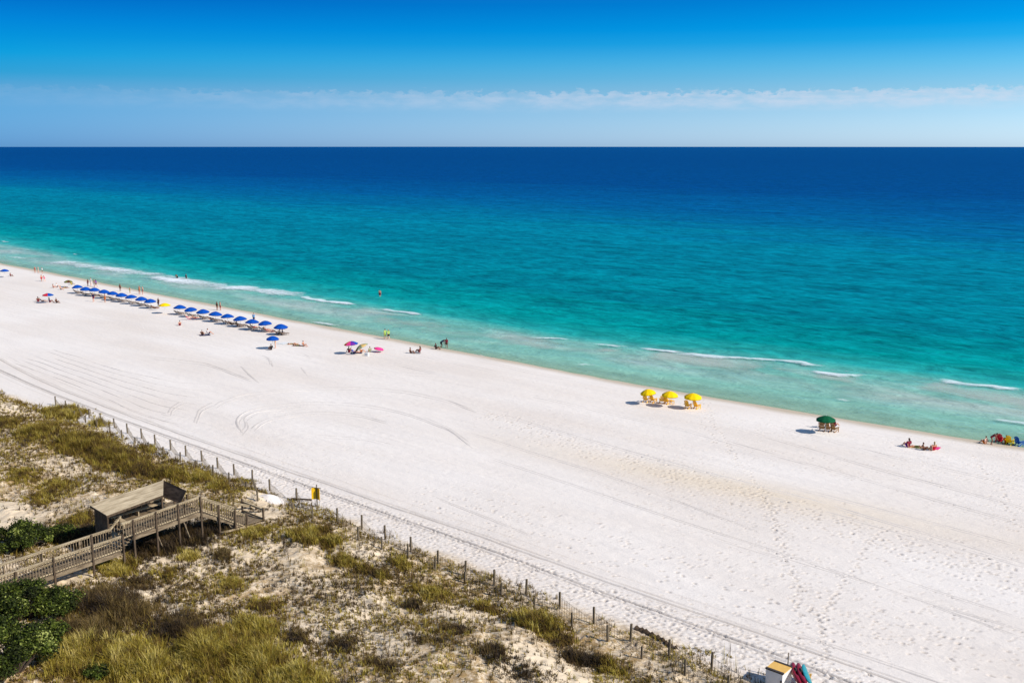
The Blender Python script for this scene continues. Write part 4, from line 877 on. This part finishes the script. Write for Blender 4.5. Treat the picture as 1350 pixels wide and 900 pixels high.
def pose_meshes(J):
    """J: joints of one pose (facing +Y); returns meshes for the body, hair and clothes"""
    P,Ch,Nk,Hd=J['P'],J['C'],J['N'],J['H']; fw=J.get('face',(0,1,0))
    ux=(1,0,0)
    def off(p,x): return (p[0]+x,p[1],p[2])
    S=[]
    for x in (-.075,0,.075): S.append(('c',off(P,x),.098,off(vl(P,Ch,.5),x*.85),.082)); S.append(('c',off(vl(P,Ch,.5),x*.85),.082,off(Ch,x*1.15),.105))
    S.append(('c',Ch,.09,Nk,.058)); S.append(('c',Nk,.05,Hd,.055)); S.append(('e',add(Hd,(0,0,.015)),(.073,.092,.112)))
    S.append(('c',add(Hd,(fw[0]*.085,fw[1]*.085,fw[2]*.085+.0)),.016,add(Hd,(fw[0]*.107,fw[1]*.107,fw[2]*.107-.012)),.013))       # nose
    for s in (-1,1): S.append(('e',add(Hd,(s*.075,-.005,0)),(.012,.02,.03)))                                            # ears
    S.append(('e',add(Hd,(fw[0]*.05,fw[1]*.05,fw[2]*.05-.07)),(.042,.042,.035)))                                         # chin
    tr=[];sh=[]
    for x in (-.075,0,.075): tr.append(('c',off(P,x),.116,off(vl(P,Ch,.22),x),.105)); sh.append(('c',off(vl(P,Ch,.1),x),.118,off(vl(P,Ch,.5),x),.106)); sh.append(('c',off(vl(P,Ch,.5),x),.106,off(Ch,x*1.2),.124))
    for i,s in enumerate((-1,1)):
        hip=add(P,J['hipoff'][i] if 'hipoff' in J else (s*.09,0,-.02)); kn,an,to=J['knee'][i],J['ankle'][i],J['toe'][i]
        S+= [('c',hip,.092,vl(hip,kn,.5),.078),('c',vl(hip,kn,.5),.078,kn,.056),('c',kn,.055,vl(kn,an,.35),.058),('c',vl(kn,an,.35),.058,an,.036),('c',an,.036,to,.026),('c',add(an,(0,-.03,-.02)),.034,an,.036)]
        tr+= [('c',hip,.115,vl(hip,kn,.55),.098)]
        s_,el,wr,ti=J['sh'][i],J['el'][i],J['wr'][i],J['tip'][i]
        S+= [('c',Ch,.085,s_,.062),('c',s_,.056,el,.040),('c',el,.039,wr,.026),('c',wr,.028,vl(wr,ti,.55),.032)]
        base=vl(wr,ti,.5); dx=vl(wr,ti,1.0)
        for q in (-.03,-.01,.01,.03): S.append(('c',add(base,(0,q,0)),.012,add(dx,(0,q*1.2,-.0+abs(q)*.4)),.0095))
        S.append(('c',vl(wr,ti,.25),.013,add(vl(wr,ti,.62),(0,.055,0)),.010))
        sh+= [('c',add(Ch,(0,0,.02)),.10,s_,.082),('c',s_,.078,vl(s_,el,.6),.066)]
    hb=(-fw[0],-fw[1],-fw[2]); hair=[('e',add(Hd,(hb[0]*.022,hb[1]*.022,hb[2]*.022+.045)),(.083,.098,.098))]
    hl=hair+[('c',add(Hd,(hb[0]*.06,hb[1]*.06,.02)),.075,add(Nk,(hb[0]*.075,hb[1]*.075,-.02)),.05)]
    top=[('c',off(vl(P,Ch,.78),-.09),.108,off(vl(P,Ch,.78),.09),.108)]; suit=[]
    for x in (-.075,0,.075): suit+= [('c',off(P,x),.108,off(vl(P,Ch,.5),x*.85),.094),('c',off(vl(P,Ch,.5),x*.85),.094,off(vl(P,Ch,.9),x*1.1),.115)]
    brief=[('c',off(P,-.085),.113,off(P,.085),.113)]
    v=.021
    return dict(body=remeshed('body',S,.017),trunks=remeshed('trunks',tr,v),shirt=remeshed('shirt',sh,v),short=remeshed('hair',hair,v),long=remeshed('hair',hl,v),top=remeshed('bikini_top',top,v),suit=remeshed('swimsuit',suit,v),brief=remeshed('bikini_bottom',brief,v))
POSES={
 'stand':dict(P=(0,0,.95),C=(0,0,1.30),N=(0,.0,1.49),H=(0,.02,1.62),knee=[(-.10,.02,.50),(.11,.05,.50)],ankle=[(-.11,-.02,.075),(.14,.03,.075)],toe=[(-.13,.15,.03),(.18,.19,.03)],sh=[(-.185,0,1.41),(.185,0,1.41)],el=[(-.25,-.03,1.13),(.25,-.02,1.13)],wr=[(-.25,.05,.90),(.26,.06,.90)],tip=[(-.24,.09,.73),(.25,.10,.73)]),
 'walk':dict(P=(0,0,.93),C=(0,.03,1.28),N=(0,.04,1.47),H=(0,.07,1.60),knee=[(-.09,.17,.52),(.09,.02,.50)],ankle=[(-.09,.24,.08),(.10,-.28,.13)],toe=[(-.10,.42,.04),(.10,-.14,.03)],sh=[(-.18,.02,1.39),(.18,.02,1.39)],el=[(-.24,-.14,1.14),(.24,.09,1.12)],wr=[(-.24,-.06,.91),(.24,.24,.95)],tip=[(-.23,-.02,.74),(.23,.36,.85)]),
 'bend':dict(P=(0,-.1,.88),C=(0,.22,1.12),N=(0,.37,1.22),H=(0,.50,1.25),face=(0,.85,-.5),knee=[(-.11,.08,.48),(.12,.02,.48)],ankle=[(-.12,-.06,.08),(.15,-.12,.08)],toe=[(-.14,.11,.03),(.18,.05,.03)],sh=[(-.18,.28,1.2),(.18,.28,1.2)],el=[(-.22,.40,.93),(.22,.42,.92)],wr=[(-.15,.52,.72),(.15,.55,.70)],tip=[(-.12,.58,.56),(.12,.6,.54)]),
 'sit':dict(P=(0,0,.12),C=(0,-.10,.47),N=(0,-.11,.66),H=(0,-.08,.80),hipoff=[(-.09,.02,0),(.09,.02,0)],knee=[(-.14,.36,.40),(.15,.40,.36)],ankle=[(-.13,.62,.07),(.15,.70,.06)],toe=[(-.14,.79,.04),(.17,.86,.06)],sh=[(-.185,-.11,.58),(.185,-.11,.58)],el=[(-.26,-.24,.36),(.26,-.10,.34)],wr=[(-.28,-.36,.12),(.22,.14,.40)],tip=[(-.28,-.30,.03),(.19,.28,.42)]),
 'recline':dict(P=(0,-.30,.47),C=(0,-.56,.74),N=(0,-.70,.89),H=(0,-.77,1.01),hipoff=[(-.09,.04,0),(.09,.04,0)],knee=[(-.11,.18,.56),(.12,.2,.46)],ankle=[(-.11,.62,.42),(.13,.66,.40)],toe=[(-.13,.68,.55),(.16,.72,.53)],sh=[(-.185,-.62,.82),(.185,-.62,.82)],el=[(-.30,-.42,.62),(.30,-.42,.62)],wr=[(-.30,-.16,.60),(.30,-.16,.60)],tip=[(-.29,-.01,.60),(.29,-.01,.60)]),
 'lie':dict(P=(0,0,.12),C=(0,-.36,.13),N=(0,-.56,.13),H=(0,-.70,.15),face=(0,.1,1),hipoff=[(-.09,.02,0),(.09,.02,0)],knee=[(-.12,.44,.13),(.14,.42,.30)],ankle=[(-.13,.86,.07),(.16,.66,.07)],toe=[(-.16,.92,.2),(.18,.83,.05)],sh=[(-.185,-.48,.11),(.185,-.48,.11)],el=[(-.34,-.28,.06),(.32,-.62,.08)],wr=[(-.38,-.03,.05),(.12,-.80,.08)],tip=[(-.38,.14,.04),(.02,-.86,.07)]),
}
PM={k:pose_meshes(j) for k,j in POSES.items()}
UPC={'stand':.85,'walk':.85,'bend':.65,'sit':.42,'recline':.62,'lie':.15}
def person(u,v,pose,rz,label,skin='skin',hair=('short','hair_dark'),wear=(('trunks','navy'),),scale=1.0,group=None):
    p=hit(u,v,UPC[pose]*scale)
    if p.z < -.35: p.z=-.35
    root=empty('person',p,R(rz),label,'person',group); root.scale=(scale,)*3
    def add_(name,key,mat):
        o=obj(name,PM[pose][key],None,root); o.material_slots[0].link='OBJECT'; o.material_slots[0].material=M[mat]
    add_('body','body',skin); add_('hair',hair[0],hair[1])
    for k,mt in wear: add_({'trunks':'shorts','shirt':'shirt','top':'bikini_top','suit':'swimsuit','brief':'bikini_bottom'}[k],k,mt)
    return root
LH=('long','hair_brown'); LB=('long','hair_blond'); SD=('short','hair_dark'); SB=('short','hair_brown')
def bik(c): return (('top',c),('brief',c))
def tee(a,b): return (('shirt',a),('trunks',b))
PEO=[
 (50,394.5,'sit',60,'person in maroon sitting at the left under the half red umbrella','skin_brown',LH,(('suit','maroon'),),1.2),
 (57.5,395.5,'recline',-20,'dark clothed person reclining under the middle of the half red umbrella','skin',SD,tee('navy','black'),1.05),
 (65.5,395.5,'sit',-40,'person in navy sitting under the red side of the half red umbrella','skin_brown',SD,tee('navy','maroon'),1.15),
 (74.5,396.3,'sit',-70,'person in brown sitting at the right of the half red umbrella','skin_brown',SB,tee('brown','black'),1.1),
 (46,355.5,'stand',200,'person standing at the left of the three by the far waterline','skin',SD,bik('red')),
 (50.3,355.8,'stand',170,'person standing in the middle of the three by the far waterline','skin_pale',LB,bik('white'),.95),
 (55.5,356.6,'stand',150,'person in dark shorts at the right of the three by the far waterline','skin',SD,tee('white','black')),
 (54.5,366.5,'walk',60,'person walking on dry sand below the three at the far waterline','skin',SB,(('trunks','red'),)),
 (58.5,367.5,'bend',80,'person bending forward on dry sand below the three at the far waterline','skin_pale',LH,bik('pink')),
 (14,362,'sit',-60,'person sitting beside the blue umbrella at the left edge','skin_brown',SD,(('suit','maroon'),)),
 (70.5,377,'sit',-30,'person in maroon sitting at the left of the far group','skin',LH,(('suit','maroon'),)),
 (75,376,'sit',-40,'person in white sitting in the far group','skin_pale',SD,tee('white','navy')),
 (80,379.5,'sit',-60,'person sitting lowest in the far group beside the olive umbrella','skin',SB,(('trunks','grey'),)),
 (86.5,379,'lie',-70,'person lying below the olive brown umbrella','skin',LB,bik('yellow')),
 (94,373,'sit',-20,'person in yellow sitting under the olive brown umbrella','skin_brown',SD,tee('yellow','olive')),
 (115.8,372.8,'stand',190,'person with dark hair standing left of the white shirted person','skin_brown',LH,(('suit','maroon'),)),
 (119.8,371.5,'stand',170,'person in a bright white shirt standing behind the blue umbrella row','skin_pale',SB,tee('white','white'),1.1),
 (124,373,'stand',150,'person in maroon top right of the white shirted person','skin',SD,tee('maroon','black'),1.05),
 (126.5,373.5,'walk',120,'person in purple walking at the right of the standing group','skin',LH,tee('purple','brown'),1.05),
 (123,392,'walk',200,'person walking in front of the left blue umbrellas','skin',SD,tee('navy','maroon'),1.1),
 (138.3,393,'stand',190,'person in orange standing in front of the left blue umbrellas','skin',SB,(('trunks','orange'),),1.05),
 (158.2,379,'stand',20,'person standing alone at the water edge behind the blue row','skin_brown',SD,(('trunks','brown'),)),
 (171,382.5,'stand',0,'child standing at the water edge behind the blue row','skin',SB,(('trunks','lime'),),.8),
 (183.8,382.5,'stand',190,'taller bather at the left of the pair by the water behind the umbrellas','skin',LH,bik('orange'),1.15),
 (188,383,'stand',170,'bather at the right of the pair by the water behind the umbrellas','skin_pale',SD,(('trunks','maroon'),),1.1),
 (208.8,399,'stand',185,'dark clothed person standing just left of the yellow umbrella','skin_brown',SD,tee('brown','navy'),1.1),
 (205,405,'recline',-10,'person reclining in the shade left of the yellow umbrella','skin_brown',SD,(('trunks','black'),)),
 (233.7,369.3,'bend',90,'person bending in the white surf','skin_brown',SD,(('trunks','black'),),1.1),
 (245.6,369.3,'stand',10,'person standing upright in the white surf','skin',SD,tee('navy','black')),
 (286,403.5,'stand',10,'person in black at the left of the couple by the water','skin_brown',LH,(('suit','black'),),1.02),
 (290.2,403.7,'stand',-10,'bare chested person at the right of the couple by the water','skin',SB,(('trunks','maroon'),),1.02),
 (237,426,'sit',60,'person in maroon sitting alone inland of the blue row','skin',SB,(('suit','maroon'),),1.05),
 (266.5,438.5,'sit',40,'left person of the pair sitting inland of the blue row','skin',SD,tee('brown','black')),
 (274.5,437,'sit',-30,'person in white sitting at the right of the pair inland of the blue row','skin',('short','hair_dark'),tee('white','navy'),1.1),
 (249,417,'recline',-5,'person in pink reclining under the second umbrella right of the yellow','skin_pale',LB,(('suit','pink'),)),
 (258,418,'recline',-5,'person in maroon reclining under the second umbrella right of the yellow','skin',SD,(('trunks','maroon'),)),
 (279.5,420,'recline',-6,'person reclining under the fourth umbrella right of the yellow','skin_pale',SB,(('trunks','grey'),)),
 (307,426,'recline',-6,'dark haired person reclining between the fifth and sixth umbrellas','skin_brown',SD,tee('black','black')),
 (312.5,427,'sit',-40,'person sitting on sand under the sixth umbrella right of the yellow','skin',LH,bik('maroon')),
 (334.5,419,'stand',20,'person in light blue standing behind the seventh umbrella right of the yellow','skin_pale',SD,tee('sky','navy'),1.05),
 (335,429.7,'recline',-5,'person reclining under the seventh umbrella right of the yellow','skin',SB,(('trunks','red'),)),
 (353.5,433.5,'recline',-8,'person in pink reclining below the eighth umbrella right of the yellow','skin',LH,bik('pink')),
 (358.5,436.5,'lie',-60,'person lying on the sand below the eighth umbrella right of the yellow','skin',SD,(('trunks','maroon'),)),
 (368,437.5,'sit',150,'person in a white shirt sitting under the last blue umbrella','skin_pale',SB,tee('white','grey')),
 (371.5,437.8,'sit',130,'person in dark clothing sitting under the last blue umbrella','skin_brown',SD,tee('navy','black')),
 (357,457.5,'sit',80,'dark clothed person sitting under the single blue umbrella','skin_brown',SD,tee('black','navy'),1.1),
 (363,451.5,'stand',150,'person standing beside the pole of the single blue umbrella','skin_pale',LB,bik('tan'),1.05),
 (386,452.8,'lie',-50,'person lying on a tan towel right of the single blue umbrella','skin',LH,bik('olive')),
 (392,455,'lie',-60,'person lying at the front of the group right of the single umbrella','skin_brown',SD,(('trunks','olive'),)),
 (400.3,453,'sit',-80,'person sitting up at the right end of that lying group','skin',SD,bik('brown'),1.05),
 (501,396.5,'stand',30,'lone person standing in the turquoise water past the surf','skin',SD,(('trunks','maroon'),),1.1),
 (507.8,440.5,'walk',70,'walker in lime green shirt at the waterline','skin',SB,tee('lime','lime'),1.1),
 (512.2,441,'walk',70,'walker with dark shorts beside the lime shirted walker','skin_pale',LB,tee('lime','black'),1.05),
 (460.2,461,'sit',30,'person in maroon sitting below the rainbow umbrella','skin_brown',LH,(('suit','maroon'),),1.1),
 (469,462.5,'recline',-40,'person in blue reclining right of the rainbow umbrella','skin',SD,tee('blue','navy')),
 (476,460.5,'sit',-60,'person in orange sitting under the pale green tilted umbrella','skin',SD,(('trunks','orange'),)),
 (487.5,460.5,'sit',60,'dark haired person sitting right of the pale green tilted umbrella','skin',SD,tee('palegreen','black')),
 (541.5,462,'sit',-70,'person sitting at the left of the pair near the waterline','skin_brown',SD,(('suit','black'),),1.05),
 (553,460.5,'sit',100,'brown haired person sitting at the right of the pair near the waterline','skin_brown',LH,(('suit','maroon'),),1.15),
 (575,456.5,'sit',-80,'person crouched low at the left of the dark group at the waterline','skin_brown',SD,tee('black','brown'),1.1),
 (582,453,'bend',-70,'person stooping in the middle of the dark group at the waterline','skin_brown',SD,tee('navy','black'),1.05),
 (588.7,452.3,'stand',30,'person in maroon standing at the right of the dark group at the waterline','skin_brown',LH,tee('maroon','brown'),1.0),
 (1083,559.5,'sit',10,'dark haired person seated at the left under the green umbrella','skin_brown',SD,tee('brown','black')),
 (1091,560.5,'sit',0,'person in cream seated in the middle under the green umbrella','skin_pale',LB,tee('tan','white')),
 (1100,561,'sit',-10,'person in maroon seated at the right under the green umbrella','skin',SD,tee('maroon','navy')),
 (1197.5,583.5,'sit',60,'person in a magenta top sitting at the left of the small group','skin',LH,tee('maroon','purple'),1.15),
 (1207.5,588,'lie',-75,'person lying on a tan towel in the small group on the right beach','skin',SD,(('trunks','olive'),)),
 (1218.3,588.5,'sit',-60,'dark haired person sitting in the middle of the small right group','skin_brown',SD,(('trunks','brown'),),.95),
 (1231.3,588,'sit',40,'person in red sitting at the right of the small right group','skin',LB,(('suit','red'),),1.1),
 (1299,580,'sit',60,'person sitting at the left end of the group at the right edge','skin_pale',SB,(('trunks','orange'),)),
 (1308,578.5,'bend',-60,'dark haired person leaning over in the group at the right edge','skin_brown',SD,(('suit','maroon'),)),
 (1318,577.5,'sit',-20,'person wrapped in red in the group at the right edge','skin',LH,tee('red','red'),1.0),
 (1327,579.5,'sit',-10,'person in orange beside the yellow towel at the right edge','skin_brown',SD,tee('orange','maroon'),1.1),
]
for t in PEO:
    sc=t[8] if len(t)>8 else 1.0
    pr=person(*t[:8],scale=sc,group='people on the beach')
    if 'green umbrella' in t[4] and 'seated' in t[4]: pr.location.z += .33

# ================================================================== LIGHT, SKY, CAMERA
SUN=Vector((0.785,0.186,0.588)).normalized(); elev=math.asin(SUN.z); az=math.atan2(SUN.x,SUN.y)
ld=bpy.data.lights.new('sun','SUN'); ld.energy=4.2; ld.angle=R(.53); ld.color=(1.0,.955,.89)
lo=bpy.data.objects.new('sun',ld); C.objects.link(lo); lo.rotation_euler=(-SUN).to_track_quat('-Z','Y').to_euler(); lo.location=(60,20,80)
w=bpy.data.worlds.new('World'); bpy.context.scene.world=w; w.use_nodes=True; nt=w.node_tree; L=nt.links
for n_ in list(nt.nodes): nt.nodes.remove(n_)
out=N(nt,'ShaderNodeOutputWorld'); bg=N(nt,'ShaderNodeBackground'); bg.inputs['Strength'].default_value=.10; L.new(bg.outputs[0],out.inputs[0])
sky=N(nt,'ShaderNodeTexSky',sky_type='NISHITA'); sky.sun_disc=False; sky.sun_elevation=elev; sky.sun_rotation=az; sky.altitude=30; sky.air_density=1.0; sky.dust_density=.6; sky.ozone_density=3.0
tc=N(nt,'ShaderNodeTexCoord'); sp=N(nt,'ShaderNodeSeparateXYZ'); L.new(tc.outputs['Generated'],sp.inputs[0])
def mth(op,a,b_=0.0):
    x=N(nt,'ShaderNodeMath',operation=op)
    for i,v in enumerate((a,b_)):
        if isinstance(v,(int,float)): x.inputs[i].default_value=v
        else: L.new(v,x.inputs[i])
    return x.outputs[0]
def mrw(f,a,b_,c=0.0,d=1.0,smooth=True):
    x=N(nt,'ShaderNodeMapRange'); L.new(f,x.inputs[0]); x.interpolation_type='SMOOTHSTEP' if smooth else 'LINEAR'
    for i,v in enumerate((a,b_,c,d)): x.inputs[i+1].default_value=v
    return x.outputs[0]
zc=sp.outputs['Z']
azm=mth('ARCTAN2',sp.outputs['X'],sp.outputs['Y'])        # radians from seaward, positive to the right
def tint_ramp(stops):
    stops=stops+[(.30,(.45,.75,1.0)),(.6,(.9,.95,1.0))]; top=3.2
    ramp=N(nt,'ShaderNodeValToRGB'); cr=ramp.color_ramp
    while len(cr.elements)<len(stops): cr.elements.new(.5)
    for e_,(p_,c_) in zip(cr.elements,stops): e_.position=p_; e_.color=(*c_,1)
    L.new(zc,ramp.inputs[0]); return ramp.outputs[0]
TL=[(0.0057, (0.19, 0.52, 1.25)), (0.0502, (0.14, 0.426, 0.819)), (0.062, (0.041, 0.407, 0.776)), (0.0793, (0.002, 0.416, 0.806)), (0.1065, (0.001, 0.312, 0.755)), (0.1313, (0.001, 0.205, 0.626))]
TR=[(0.0057, (1.2, 1.62, 2.45)), (0.028, (0.88, 1.28, 1.95)), (0.0502, (0.60, 1.0, 1.45)), (0.0724, (0.301, 0.914, 1.382)), (0.093, (0.046, 0.742, 1.307)), (0.1065, (0.001, 0.657, 1.284)), (0.1313, (0.001, 0.503, 1.129))]
ta=N(nt,'ShaderNodeMix',data_type='RGBA'); L.new(mth('POWER',mrw(azm,-1.22,-.22,0,1,False),1.25),ta.inputs['Factor']); L.new(tint_ramp(TL),ta.inputs['A']); L.new(tint_ramp(TR),ta.inputs['B'])
mm=N(nt,'ShaderNodeMix',data_type='RGBA',blend_type='MULTIPLY'); mm.inputs['Factor'].default_value=1; L.new(sky.outputs[0],mm.inputs['A']); L.new(ta.outputs['Result'],mm.inputs['B'])
# low bank of distant cloud
cv=N(nt,'ShaderNodeCombineXYZ'); L.new(mth('MULTIPLY',azm,34.0),cv.inputs[0]); L.new(mth('MULTIPLY',zc,120.0),cv.inputs[1])
n1=N(nt,'ShaderNodeTexNoise'); n1.inputs['Scale'].default_value=1.0; n1.inputs['Detail'].default_value=7; n1.inputs['Roughness'].default_value=.62; L.new(cv.outputs[0],n1.inputs['Vector'])
cv2=N(nt,'ShaderNodeCombineXYZ'); L.new(mth('MULTIPLY',azm,150.0),cv2.inputs[0]); L.new(mth('MULTIPLY',zc,300.0),cv2.inputs[1])
n2=N(nt,'ShaderNodeTexNoise'); n2.inputs['Scale'].default_value=.6; n2.inputs['Detail'].default_value=5; n2.inputs['Roughness'].default_value=.6; L.new(cv2.outputs[0],n2.inputs['Vector'])
rel=mth('ADD',zc,mth('ADD',mth('MULTIPLY',mth('SUBTRACT',n1.outputs['Fac'],.5),.016),mth('MULTIPLY',mth('SUBTRACT',n2.outputs['Fac'],.5),.024)))
topm=mrw(rel,.0480,.0515,1,0); bot=mrw(mth('ADD',zc,mth('MULTIPLY',mth('SUBTRACT',n2.outputs['Fac'],.5),.004)),.029,.043,.0,1.0)
azf=mth('MULTIPLY',mrw(azm,-1.2,-.35,.05,.46),mrw(n1.outputs['Fac'],.3,.68,.35,1.3))
cf=mth('MULTIPLY',mth('MULTIPLY',topm,bot),azf)
cm=N(nt,'ShaderNodeMix',data_type='RGBA'); L.new(cf,cm.inputs['Factor']); L.new(mm.outputs['Result'],cm.inputs['A']); cm.inputs['B'].default_value=(5.7,5.8,6.7,1)
L.new(cm.outputs['Result'],bg.inputs['Color'])
cd=bpy.data.cameras.new('camera'); cam=bpy.data.objects.new('camera',cd); C.objects.link(cam); cd.sensor_width=36; cd.sensor_fit='HORIZONTAL'; cd.lens=36; cd.clip_start=.5; cd.clip_end=200000
fw=Vector(FWD)*math.cos(PITCH)+Vector((0,0,-math.sin(PITCH))); cam.location=(0,0,CAM_H); cam.rotation_euler=fw.to_track_quat('-Z','Y').to_euler()
sc=bpy.context.scene; sc.camera=cam
sc.render.engine='CYCLES'; sc.cycles.max_bounces=6; sc.cycles.transparent_max_bounces=16; sc.cycles.use_denoising=True
sc.view_settings.view_transform='Standard'; sc.view_settings.look='None'; sc.view_settings.exposure=0.35; sc.view_settings.gamma=1; sc.view_settings.use_curve_mapping=False
